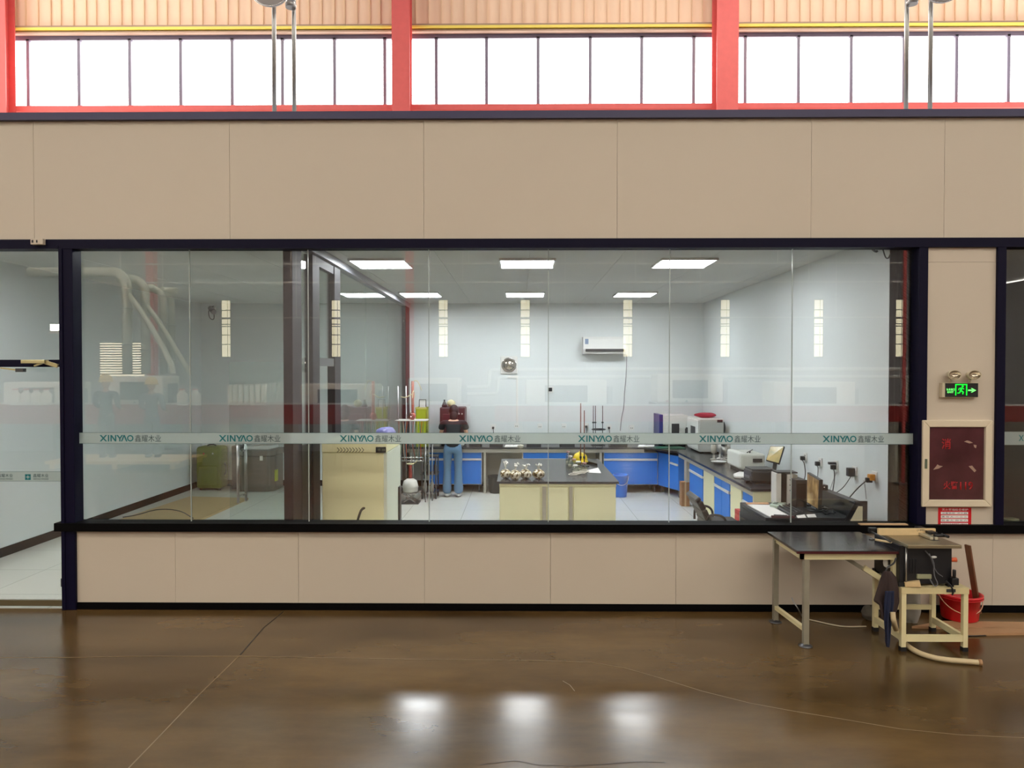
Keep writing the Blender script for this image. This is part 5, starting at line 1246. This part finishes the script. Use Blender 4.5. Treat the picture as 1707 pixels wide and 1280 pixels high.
socket_y(1015, 711, 1, 'wall socket with black plug right of the retort stand')
socket_y(1053, 712, 0, 'white wall box below the hanging air conditioner cord')
socket_y(1092, 711, 0, 'white wall socket left of the white incubator')
x, z = X_(917.5,YB), Z_(649.5,YB)
t = thing('wall_thermometer', (x, YB, z-.05), 'small wall thermometer with black display on the back wall', 'thermometer')
M().box(x-.05, x+.055, YB-.02, YB-.001, z-.055, z+.05).build('case', m_white, t, .004)
M().box(x-.045, x+.03, YB-.023, YB-.02, z-.03, z+.035).build('display', m_black, t)
# right wall sockets with plugs and cords
def socket_x(px, py, kind, lab):
    p = PX(px, py, XR-.006); y, z = p.y, p.z
    t = thing('wall_socket', (XR, y, z-.045), lab, 'socket')
    M().box(XR-.012, XR-.001, y-.045, y+.045, z-.045, z+.045).build('face_plate', m_white, t, .004)
    M().box(XR-.0135, XR-.012, y-.018, y-.006, z+.005, z+.02).box(XR-.0135, XR-.012, y+.006, y+.018, z+.005, z+.02).build('slots', m_dark, t)
    if kind == 'plug':
        M().box(XR-.06, XR-.0135, y-.02, y+.02, z-.04, z+.005).build('plug', m_black, t, .006)
    elif kind == 'double':
        M().box(XR-.06, XR-.0135, y-.02, y+.02, z-.045, z+.0).build('plug', m_black, t, .006)
        M().box(XR-.085, XR-.0135, y-.02, y+.02, z+.006, z+.03).build('plug', m_dark, t, .004)
    elif kind == 'adapter':
        M().box(XR-.075, XR-.0135, y-.03, y+.03, z-.05, z+.03).build('adapter', m_black, t, .006)
    elif kind == 'orange':
        a = M().box(XR-.06, XR-.0135, y-.03, y+.03, z-.035, z+.02).build('adapter', mat('orange_adapter', (206,140,50), .4), t, .006)
        M().box(XR-.085, XR-.03, y-.02, y+.02, z-.055, z-.012).build('plug', m_black, a, .006)
    return t, Vector((XR-.04, y, z-.04))
SOCK = []
ends = [(1342.5, 761, 'plug', 'wall socket with black plug nearest the back of the right wall', [(1341,772),(1343,790),(1341,800)], .007),
        (1367.5, 770, 'plug', 'second wall socket from the back on the right wall', [(1364,780),(1363,794),(1362,803)], .005),
        (1394, 775, 'double', 'wall socket with two dark plugs, middle of the right wall', [(1391,784),(1391,800),(1388,820)], .007),
        (1424.5, 785, 'adapter', 'wall socket with square black power adapter, on the right wall', [(1418,795),(1406,813),(1393,822)], .005),
        (1458, 794, 'orange', 'nearest wall socket with orange adapter and black plug', [(1448,798),(1430,813),(1413,833)], .007)]
for px, py, kd, lab, cr, rr in ends:
    t, e = socket_x(px, py, kd, lab); SOCK.append(t)
    M().tube([e] + [PX(a, b, XR-.05 if i < 2 else XR-.10) for i, (a, b) in enumerate(cr)], rr*.8, 6, 2).build('plug_cord', m_black, t)
for a, q in ([(1395,786),(1389,800),(1383,818)], SOCK[2]), ([(1440,800),(1442,812),(1444,832)], SOCK[4]):
    M().tube([PX(u, v, XR-.03) for u, v in a], .004, 6, 2).build('thin_cord', mat('pale_cord', (180,180,184), .5), q)
# cable bundle upper right of lab
t = thing('ceiling_cable', (XR-.03, 6.3, 3.05), 'short black cable ends hanging from the ceiling corner at upper right', 'cable')
M().tube([PX(1455,416,XR-.05),PX(1460,420,XR-.06),PX(1463,418,XR-.05)], .01, 6, 2).tube([PX(1472,416,XR-.03),PX(1476,430,XR-.03),PX(1481,431,XR-.03),PX(1484,424,XR-.03)], .006, 6, 2).build('cable', m_dark, t)

# side room ---------------------------------------------------------------------
sx0, sx1 = X_(324,12.0,790), X_(366,12.0,790)
t = thing('suitcase', ((sx0+sx1)/2, 12.2, 0), 'olive green upright suitcase against the back wall of the side room', 'suitcase')
m_ol = mat('olive_fabric', (96,106,30), .75, noise=.08)
M().box(sx0, sx1, 12.05, 12.38, .03, .74).build('shell', m_ol, t, .05, seg=4)
M().box(sx0+.05, sx1-.05, 12.02, 12.06, .08, .42).build('front_pocket', m_ol, t, .02, seg=3)
M().tube([(sx0+.14,12.2,.735),(sx0+.15,12.2,.765),(sx1-.15,12.2,.765),(sx1-.14,12.2,.735)], .010, 8, 1).build('handle', m_black, t)
M().tube([(sx1-.005,12.2,.25),(sx1+.03,12.2,.28),(sx1+.03,12.2,.42),(sx1-.005,12.2,.45)], .012, 8, 1).build('handle', m_dark, t)
for a in (sx0+.06, sx1-.06): M().cyl((a-.015,12.12,.03),(a+.015,12.12,.03),.03).build('wheel', m_black, t)
for a in (sx0+.15, sx1-.12): M().lathe([(.014,0),(.012,-.01),(0,-.012)], (a, 12.02, .63), 12, 'y').build('badge', m_white if a > sx0+.2 else m_redp, t)
gx0, gx1 = X_(393,11.9,790), X_(455.5,11.9,790)
t = thing('storage_bin', ((gx0+gx1)/2, 12.15, 0), 'large grey lidded bin right of the olive suitcase', 'bin')
m_gb = mat('dark_grey_bin', (84,84,76), .5)
M().lathe([(0,.0),(.30,.0),(.33,.03),(.35,.62),(.36,.64),(0,.64)], ((gx0+gx1)/2, 12.18, 0), 4, 'z', .8) if False else None
M().prism([Vector((gx0+.01,11.95,.0)), Vector((gx1-.12,11.93,.0)), Vector((gx1-.01,12.05,.0)), Vector((gx1-.01,12.45,.0)), Vector((gx0+.01,12.45,.0))], (0,0,.60)).build('bin_body', m_gb, t, .02)
M().prism([Vector((gx0-.01,11.93,.60)), Vector((gx1-.11,11.91,.60)), Vector((gx1+.01,12.03,.60)), Vector((gx1+.01,12.47,.60)), Vector((gx0-.01,12.47,.60))], (0,0,.10)).build('lid', mat('grey_bin_lid', (96,96,88), .5), t, .015)
M().box(X_(432.5,11.93), X_(437.5,11.93), 11.92, 11.928, Z_(768,11.93), Z_(753.5,11.93)).build('label', m_paper, t)
M().box(gx1-.012, gx1+.012, 12.0, 12.1, .17, .36).build('tape', mat('lime_tape', (170,180,40), .5), t)
t = thing('dark_case', (X_(389,12.2,780), 12.35, 0), 'narrow dark case standing between the suitcase and the grey bin', 'case')
M().box(X_(386,12.2,780), gx0-.03, 12.2, 12.5, 0, .74).build('case', mat('slate_case', (70,72,78), .6), t, .01)
M().tube([(X_(387.5,12.2,740),12.35,.735),(X_(387.5,12.2,740),12.35,.77),(gx0-.05,12.35,.77),(gx0-.05,12.35,.735)], .008, 6).build('handle', m_black, t)
t = thing('paper_stack', ((gx0+gx1)/2, 12.1, .70), 'white papers and folded card lying on the grey bin lid', 'paper')
M().prism([Vector((gx0+.1,12.0,.702)), Vector((gx1-.12,12.0,.702)), Vector((gx1-.08,12.4,.702)), Vector((gx0+.14,12.4,.702))], (0,0,.05)).build('sheets', m_paper, t)
M().prism([Vector((gx0+.25,12.1,.754)), Vector((gx1+.02,12.1,.88)), Vector((gx1+.02,12.4,.88)), Vector((gx0+.25,12.4,.754))], (0,0,.008)).build('folded_card', m_paper, t)
# sheet of board on the floor
t = thing('fibre_board', (-4.6, 9.8, 0), 'large tan fibre board lying on the floor of the side room', 'board')
q = [PZ(190,868,.03), PZ(316,827,.03), PZ(414,829.5,.03), PZ(326,868.5,.03), PZ(296,882,.03), PZ(160,882,.03)]
for v in q: v.x = max(v.x, XL+.03); v.z = 0
M().prism(q, (0,0,.028)).build('board', mat('tan_fibre_board', (170,148,104), .6, noise=.04), t)
M().tube([PZ(205,862,.04),PZ(230,858,.034),PZ(262,848,.034),PZ(300,850,.034),PZ(322,864,.034)], .006, 6, 2).build('cable', m_dark, t)
# open glass door with steel pull handle in the side room
Yd = 7.0; d0, d1 = X_(382.5,Yd,760), -2.02
t = thing('glass_door_leaf', ((d0+d1)/2, Yd, 0), 'frameless glass door leaf with steel pull handle standing in the side room', 'glass door')
M().box(d0, d1, Yd, Yd+.012, .02, 2.1).build('pane', m_glass_p, t)
M().box(d0, d1, Yd-.01, Yd+.022, 0, .04).build('bottom_rail', m_steeld, t)
for sy in (-.055, .067):
    hx = X_(400.5 if sy < 0 else 405.5, Yd, 790)
    M().cyl((hx, Yd+sy, Z_(838,Yd)), (hx, Yd+sy, Z_(742,Yd)), .013).build('pull_handle', m_steel, t)
    for zz in (Z_(826,Yd), Z_(752,Yd)): M().cyl((hx, Yd+.006, zz), (hx, Yd+sy, zz), .008).build('handle_post', m_steel, t)
# security camera on the side-room wall
p = P(358, 518, YB-.2)
t = thing('security_camera', (p.x, YB, p.z), 'small dark security camera with looped cable high in the side room corner', 'camera')
M().cyl(p+Vector((-.10,.05,.05)), p+Vector((.02,-.08,-.03)), .04, .045).build('camera_body', m_dark, t)
M().bar((p.x-.08, YB-.001, p.z+.06), p+Vector((-.06,.03,.03)), .03).build('bracket', m_white, t)
M().tube([(p.x-.1,YB-.01,p.z+.1),(p.x-.19,YB-.02,p.z+.04),(p.x-.17,YB-.03,p.z-.12),(p.x-.08,YB-.03,p.z-.15),(p.x-.06,YB-.1,p.z)], .007, 6, 2).build('cable', m_dark, t)
# ---------------------------------------------------------------- PEOPLE
m_skin = mat('skin', (206,160,134), .5); m_hair = mat('black_hair', (18,15,16), .55); m_jean = mat('faded_denim', (92,122,150), .8, noise=.08, nscale=6)
def figure(px, y, zg, H, face, lab, shirt, trousers, hat=None, bend=.0, arms='front', skirt=1.0, foot_m=None, hair=True, dx=0.0):
    """standing person; face = +1 looks toward +y (back to camera), -1 toward -y"""
    x = px; s = H/1.70; f = face
    t = thing('person', (x, y, zg), lab, 'person')
    V = lambda a, b, c: (x+a*s, y+f*b*s, zg+c*s)
    hipz, b = .90, bend
    sh = V(0, b*.9, 1.36-b*.35); nk = V(0, b*1.0, 1.42-b*.35); hd = V(0, b*1.25, 1.55-b*.45)
    def n(p, r, r2=None): return (*p, r*s, (r2 or r)*s)
    S = Vector(sh)
    el = lambda sg: V(sg*.235, b*.8+.02, 1.10-b*.2); wr_ = lambda sg: V(sg*.16, b+.24, 1.02)
    nodes = [n(V(0,0,.92), .10, .085), n(V(0,b*.35,1.10), .085, .07), n(V(0,b*.8,1.30-b*.2), .10, .075), n(nk, .045), n(V(0,b*1.12+.005,1.48-b*.4), .045),
             n(V(-.18,b*.85,1.34-b*.3), .042), n(el(-1), .034), n(wr_(-1), .024), n(V(.18,b*.85,1.34-b*.3), .042), n(el(1), .034), n(wr_(1), .024),
             n(V(-.09,0,.84), .075), n(V(-.095,.01,.48), .048), n(V(-.10,-.01,.09), .032), n(V(-.10,.09,.035), .028),
             n(V(.09,0,.84), .075), n(V(.095,.01,.48), .048), n(V(.10,-.01,.09), .032), n(V(.10,.09,.035), .028)]
    edges = [(0,1),(1,2),(2,3),(3,4),(2,5),(5,6),(6,7),(2,8),(8,9),(9,10),(0,11),(11,12),(12,13),(13,14),(0,15),(15,16),(16,17),(17,18)]
    # hands: palm and five fingers each, part of the same surface
    for sg, wi in ((-1,7),(1,10)):
        w = Vector(nodes[wi][:3]); palm = w + Vector((0, f*.055*s, -.012*s)); k = len(nodes); nodes.append(n(palm, .024, .014)); edges.append((wi, k))
        for q, (ox, ln) in enumerate(((-.026,.065),(-.009,.075),(.009,.070),(.026,.055))):
            a_ = palm + Vector((ox*s, f*.030*s, -.004*s)); b_ = a_ + Vector((ox*.2*s, f*ln*.55*s, -.012*s)); c_ = b_ + Vector((0, f*ln*.4*s, -.028*s))
            k2 = len(nodes); nodes += [n(a_, .0085), n(b_, .008), n(c_, .0065)]; edges += [(k, k2), (k2, k2+1), (k2+1, k2+2)]
        a_ = palm + Vector((-sg*.03*s, f*.0*s, .0)); b_ = a_ + Vector((-sg*.02*s, f*.03*s, -.012*s)); k2 = len(nodes); nodes += [n(a_, .010), n(b_, .008)]; edges += [(k, k2), (k2, k2+1)]
    bd = skin('body', nodes, edges, m_skin, t, 2)
    # head with face
    hv = Vector(hd); tilt = b*.9
    head = M(); nu, nv = 20, 14
    for j in range(nv+1):
        th = math.pi*j/nv
        for i in range(nu):
            ph = 2*math.pi*i/nu; cz = math.cos(th); r = math.sin(th)
            wx = .075*(1 if cz > -.2 else 1+.35*(cz+.2)); wy = .095*(1 if cz > -.2 else 1+.15*(cz+.2))
            vx, vy, vz = wx*r*math.cos(ph), wy*r*math.sin(ph), .115*cz
            if abs(math.cos(ph)) < .25 and math.sin(ph) > 0 and -.35 < cz < .05: vy += .016*(1-abs(cz+.18)/.24)     # nose
            if math.sin(ph) > .5 and abs(cz-.08) < .1 and .25 < abs(math.cos(ph)) < .7: vy -= .006                     # eye sockets
            # tilt the head forward
            y2 = vy*math.cos(tilt)+vz*math.sin(tilt); z2 = -vy*math.sin(tilt)+vz*math.cos(tilt)
            head.v.append(hv+Vector((vx*s, f*y2*s, z2*s)))
    for j in range(nv):
        for i in range(nu): head.f.append([j*nu+i, (j+1)*nu+i, (j+1)*nu+(i+1) % nu, j*nu+(i+1) % nu]); head.sm.append(True)
    ho = head.build('head', m_skin, t)
    def hp(a, b_, c): return hv+Vector((a*s, f*(b_*math.cos(tilt)+c*math.sin(tilt))*s, (-b_*math.sin(tilt)+c*math.cos(tilt))*s))
    for sg in (-1, 1):
        M().blob(hp(sg*.077,-.005,-.005), .012*s, .02*s, .03*s).build('ear', m_skin, ho)
        M().blob(hp(sg*.03,.083,.012), .012*s, .006*s, .006*s).build('eye', m_black, ho)
    M().blob(hp(0,.088,-.055), .024*s, .008*s, .006*s).build('mouth', mat('lips', (170,96,90), .5), ho)
    if hair:
        M().blob(hp(0,-.018,.022), .088*s, .104*s, .118*s, .02, 3, 20, 12).blob(hp(0,-.07,-.08), .07*s, .05*s, .12*s, .03, 5).build('hair', m_hair, t)
    if hat:
        h = helmet(hp(0,0,.045), .125*s, hat, t); h.name = 'hard_hat_shell'
    # clothes
    tn = [n(V(0,.02,1.0), .125, .095), n(V(0,0,.92), .135, .10), n(V(-.09,0,.82), .092), n(V(-.095,.01,.48), .068*1), n(V(-.10,-.01,.20), .075*skirt), n(V(-.10,-.005,.045), .088*skirt),
          n(V(.09,0,.82), .092), n(V(.095,.01,.48), .068), n(V(.10,-.01,.20), .075*skirt), n(V(.10,-.005,.045), .088*skirt)]
    skin('trousers', tn, [(0,1),(1,2),(2,3),(3,4),(4,5),(1,6),(6,7),(7,8),(8,9)], trousers, t, 2)
    sn = [n(V(0,.0,.83), .142, .112), n(V(0,.0,.95), .140, .108), n(V(0,b*.35,1.10), .125, .095), n(V(0,b*.8,1.29-b*.2), .145, .105), n(V(0,b*.95,1.385-b*.33), .075, .07),
          n(V(-.19,b*.85,1.345-b*.3), .066), n(V(-.225,b*.82+.01,1.20-b*.25), .062), n(V(.19,b*.85,1.345-b*.3), .066), n(V(.225,b*.82+.01,1.20-b*.25), .062)]
    se = [(0,1),(1,2),(2,3),(3,4),(3,5),(5,6),(3,7),(7,8)]
    if arms == 'long':
        sn += [n(el(-1), .052), n(wr_(-1), .038), n(el(1), .052), n(wr_(1), .038)]; se += [(6,9),(9,10),(8,11),(11,12)]
    skin('shirt', sn, se, shirt, t, 2)
    for sg in (-1, 1): M().blob(V(sg*.10,.055,.036), .05*s, .13*s, .036*s, .0).build('shoe', foot_m or m_white, t)
    return t
figure(X_(755,11.52,780)+.0, 11.50, 0, 1.56, 1, 'person in black short-sleeved top and flared blue jeans, leaning over the back worktop', mat('black_cotton', (20,20,24), .85), m_jean, bend=.20, skirt=1.12)
t = thing('sample_dish', (X_(768,11.95,725), 12.02, CH), 'white dish on the worktop under the hands of the person', 'dish')
M().lathe([(0,0),(.04,0),(.07,.05),(.065,.05),(.035,.01),(0,.01)], (X_(768,11.95,735), 11.96, CH), 20).build('dish', m_white, t)

# ---------------------------------------------------------------- the hall behind the camera (seen in the glass)
plat = thing('platform', (-8.4, -3.2, 0), 'low wooden platform in the hall, mirrored in the glass at left', 'platform')
M().box(-9.8, -7.0, -3.9, -2.6, .10, .16).build('deck', mat('pine', (226,196,146), .55), plat)
for xx in (-9.7, -8.4, -7.2): M().box(xx, xx+.1, -3.9, -2.6, 0, .10).build('bearer', mat('pine', (226,196,146), .55), plat)
m_cap = mat('cream_hard_hat', (250,214,110), .4)
figure(X_(176,15.3), -3.2, .16, 1.76, -1, 'worker in dark jacket and yellow hard hat mirrored in the glass, the left one', mat('slate_jacket', (52,60,74), .8), mat('dark_trousers', (34,38,46), .8), hat=m_cap, arms='long', foot_m=m_black, hair=False)
figure(X_(250,15.3), -3.25, .16, 1.70, -1, 'worker in grey jacket and yellow hard hat mirrored in the glass, the right one', mat('grey_jacket', (120,124,132), .8), mat('grey_trousers', (70,74,84), .8), hat=m_cap, arms='long', foot_m=m_black, hair=False)
# long red conveyor
m_cr = mat('conveyor_red', (150,26,30), .45); m_wm = mat('white_machine', (240,238,228), .45)
def conveyor(x0, x1, y, z0, z1, lab):
    t = thing('roller_conveyor', ((x0+x1)/2, y, 0), lab, 'conveyor')
    M().box(x0, x1, y+.30, y+.34, z0, z1).build('side_beam', m_cr, t); M().box(x0, x1, y-.34, y-.30, z0, z1).build('side_beam', m_cr, t)
    M().box(x0, x1, y-.3, y+.3, z1-.08, z1-.05).build('belt', m_wm, t)
    M().box(x0, x1, y+.34, y+.36, z1+.02, z1+.06).build('guide_rail', m_whitemetal, t)
    xx = x0+.3
    while xx < x1:
        M().box(xx, xx+.08, y-.3, y+.3, 0, z0).build('leg', m_dark, t); xx += 2.2
conveyor(-13.5, -1.2, -5.0, .78, 1.22, 'long red conveyor across the hall, mirrored in the left half of the glass')
conveyor(-.6, 13.0, -5.4, .82, 1.18, 'long red conveyor across the hall, mirrored in the right half of the glass')
# machines standing behind the conveyors
def machine(x, y, w_, d, h, lab, kind):
    t = thing('woodworking_machine', (x, y, 0), lab, 'machine')
    M().box(x-w_/2, x+w_/2, y-d/2, y+d/2, 0, h*.62).build('base_frame', m_dark if kind % 2 else mat('machine_grey', (140,144,150), .5), t, .02)
    M().box(x-w_/2+.05, x+w_/2-.05, y-d/2+.05, y+d/2-.02, h*.62, h).build('hood', m_wm, t, .04)
    M().box(x-w_/4, x+w_/4, y+d/2-.02, y+d/2+.01, h*.68, h*.92).build('window', m_dark, t)
    M().box(x+w_/2, x+w_/2+.12, y, y+.3, h*.5, h*.9).build('control_box', mat('machine_grey', (140,144,150), .5), t, .01)
    for i in range(3): M().cyl((x-w_/3+i*.25, y+d/2+.005, h*.64), (x-w_/3+i*.25, y+d/2+.03, h*.64), .03).build('button', (m_redp, m_white, m_teal)[i], t)
ms = [(-12.2,-6.4,1.8,1.0,1.75),(-9.8,-6.6,1.5,1.0,1.9),(-4.6,-6.5,2.0,1.0,1.7),(-2.2,-6.7,1.4,1.0,1.85),(1.2,-7.0,2.2,1.0,1.8),(4.4,-7.0,1.8,1.0,1.95),(7.6,-7.0,2.2,1.0,1.75),(11.2,-7.0,1.9,1.0,1.9)]
nm = ['far left','second from left','third from left','fourth from left','fourth from right','third from right','second from right','far right']
for i, a in enumerate(ms): machine(*a, 'white-hooded machine behind the conveyors in the hall, %s' % nm[i], i)
# upright white filter cartridges on the left conveyor
for i in range(7):
    x = X_(380+i*9.5, 17.0); t = thing('filter_cartridge', (x, -5.0, 1.17), 'upright white filter cartridge in a row on the left red conveyor', 'filter', 'filter cartridges on the conveyor')
    M().lathe([(0,0),(.062,0),(.062,.5),(.05,.52),(0,.52)], (x, -5.0, 1.17), 16).build('cartridge', m_wm, t)
    M().lathe([(.066,0),(.066,.04),(.0,.04)], (x, -5.0, 1.67), 16).build('cap', m_whitemetal, t)
for i, px in enumerate((20,38,55,72,300,322)):
    x = X_(px, 17.0); t = thing('white_canister', (x, -5.0, 1.17), 'short white canister on the left red conveyor', 'canister', 'white canisters on the conveyor')
    M().lathe([(0,0),(.11,0),(.12,.3),(.06,.36),(.06,.40),(0,.40)], (x, -5.0, 1.17), 16).build('canister', m_wm, t)
    M().lathe([(.065,0),(.065,.03),(.0,.03)], (x, -5.0, 1.57), 16).build('lid', m_red, t)
# dust extraction ducts
m_duct = mat('cream_duct', (206,204,186), .35, .3)
def duct(pxa, zt_, xl, r, y, lab, down=1.95, branch=None):
    x = X_(pxa, 12-y)
    t = thing('extraction_duct', (x, y, 0), lab, 'duct', None)
    R_ = .42
    arc = [(x-R_+R_*math.sin(u), y, zt_-R_+R_*math.cos(u)) for u in [math.pi/2*k/10 for k in range(11)]]
    M().tube([(xl, y, zt_)]+arc+[(x, y, down)], r, 14).build('duct_pipe', m_duct, t)
    for z in (zt_-1.0, zt_-2.0): M().torus((x, y, z), r+.01, .02).build('collar', m_steel, t)
    if branch: M().tube([(x, y, branch), (x+.5, y+.1, branch-.6), (x+1.3, y+.2, branch-1.9), (x+1.35, y+.2, down)], r*.6, 10, 2).build('branch_pipe', m_duct, t)
duct(209, 4.75, -13.5, .13, -7.6, 'leftmost cream extraction duct with slanting branch, mirrored in the glass', 1.95, 4.2)
duct(240, 4.6, -11.2, .12, -7.9, 'second cream extraction duct from the left, with slanting branch', 1.95, 3.9)
duct(270, 4.4, -10.4, .10, -8.3, 'third slim cream extraction duct from the left', 1.95)
duct(284, 4.35, -9.9, .09, -8.6, 'fourth slim cream extraction duct, the rightmost of the left bundle', 1.95)
# white pipe runs on the right side
t = thing('pipe_run', (2.5, -9.0, 1.7), 'stepped white pipes running over the machines, mirrored at centre', 'pipe')
M().tube([(-3.2,-9.0,1.55),(-1.0,-9.0,1.55),(-.9,-9.0,1.62),(-.9,-9.0,2.0),(-.8,-9.0,2.08),(13,-9.0,2.08)], .06, 10, 1).build('pipe', m_white, t)
M().tube([(-3.2,-9.0,1.35),(-.75,-9.0,1.35),(-.65,-9.0,1.42),(-.65,-9.0,1.78),(-.55,-9.0,1.86),(13,-9.0,1.86)], .05, 10, 1).build('pipe', m_white, t)
# bright cable trays / tie rods of the hall
for i, (y, z, x0, x1, lab) in enumerate([(-13,5.1,-16,16,'thin bright steel rail across the hall, the lower long one'),(-16,6.2,-16,16,'thin bright steel rail across the hall, the upper long one'),(-20,4.4,-18,18,'thin bright steel rail across the hall, nearest the slit windows')]):
    t = thing('suspension_rail', (0, y, z), lab, 'rail')
    M().box(x0, x1, y-.03, y+.03, z, z+.05).build('rail', m_white, t)
    for xx in range(int(x0)+2, int(x1), 6): M().box(xx, xx+.03, y-.015, y+.015, z+.05, 9.9).build('hanger', m_white, t)
# red columns of the hall opposite
for i, px in enumerate((250, 684)):
    x = (px-868)/FPX*30
    t = thing('steel_column', (x, -18, 0), 'red steel column in the hall opposite, the %s one mirrored in the glass' % ('left','right')[i], 'column')
    M().box(x-.15, x+.15, -18.2, -18.18, 0, 10.1).build('flange', m_red, t); M().box(x-.15, x+.15, -17.82, -17.80, 0, 10.1).build('flange', m_red, t); M().box(x-.01, x+.01, -18.18, -17.82, 0, 10.1).build('web', m_red, t)
x = (1510-868)/FPX*12.8
t = thing('steel_column', (x, -.8, 0), 'slim red post at right in the hall, mirrored at the right end of the glass', 'column')
M().box(x-.022, x+.022, -.82, -.78, 0, 6).build('post', m_red, t); M().box(x-.12, x+.12, -.92, -.68, 0, .02).build('base_plate', m_steeld, t)

# twin work light on a stand in the hall, mirrored in the glass door
t = thing('work_light', (-8.1, -.6, 0), 'twin glowing work light on a tall stand, mirrored in the left glass door', 'work light')
M().cyl((-8.1,-.6,.02), (-8.1,-.6,2.70), .022).build('pole', m_steel, t)
M().bar((-8.35,-.6,2.70), (-7.85,-.6,2.70), .03).build('crossbar', m_steel, t)
for a in (0, 2.09, 4.19): M().bar((-8.1,-.6,.30), (-8.1+.5*math.cos(a),-.6+.5*math.sin(a),.015), .025).build('leg', m_black, t)
for dx in (-.14, .14):
    h_ = M().box(-8.1+dx-.11, -8.1+dx+.11, -.68, -.60, 2.72, 2.86).build('lamp_housing', m_dark, t, .006)
    M().box(-8.1+dx-.09, -8.1+dx+.09, -.599, -.595, 2.735, 2.845).build('lens', emit('work_light_lens', (255,255,225), 60.0), h_)
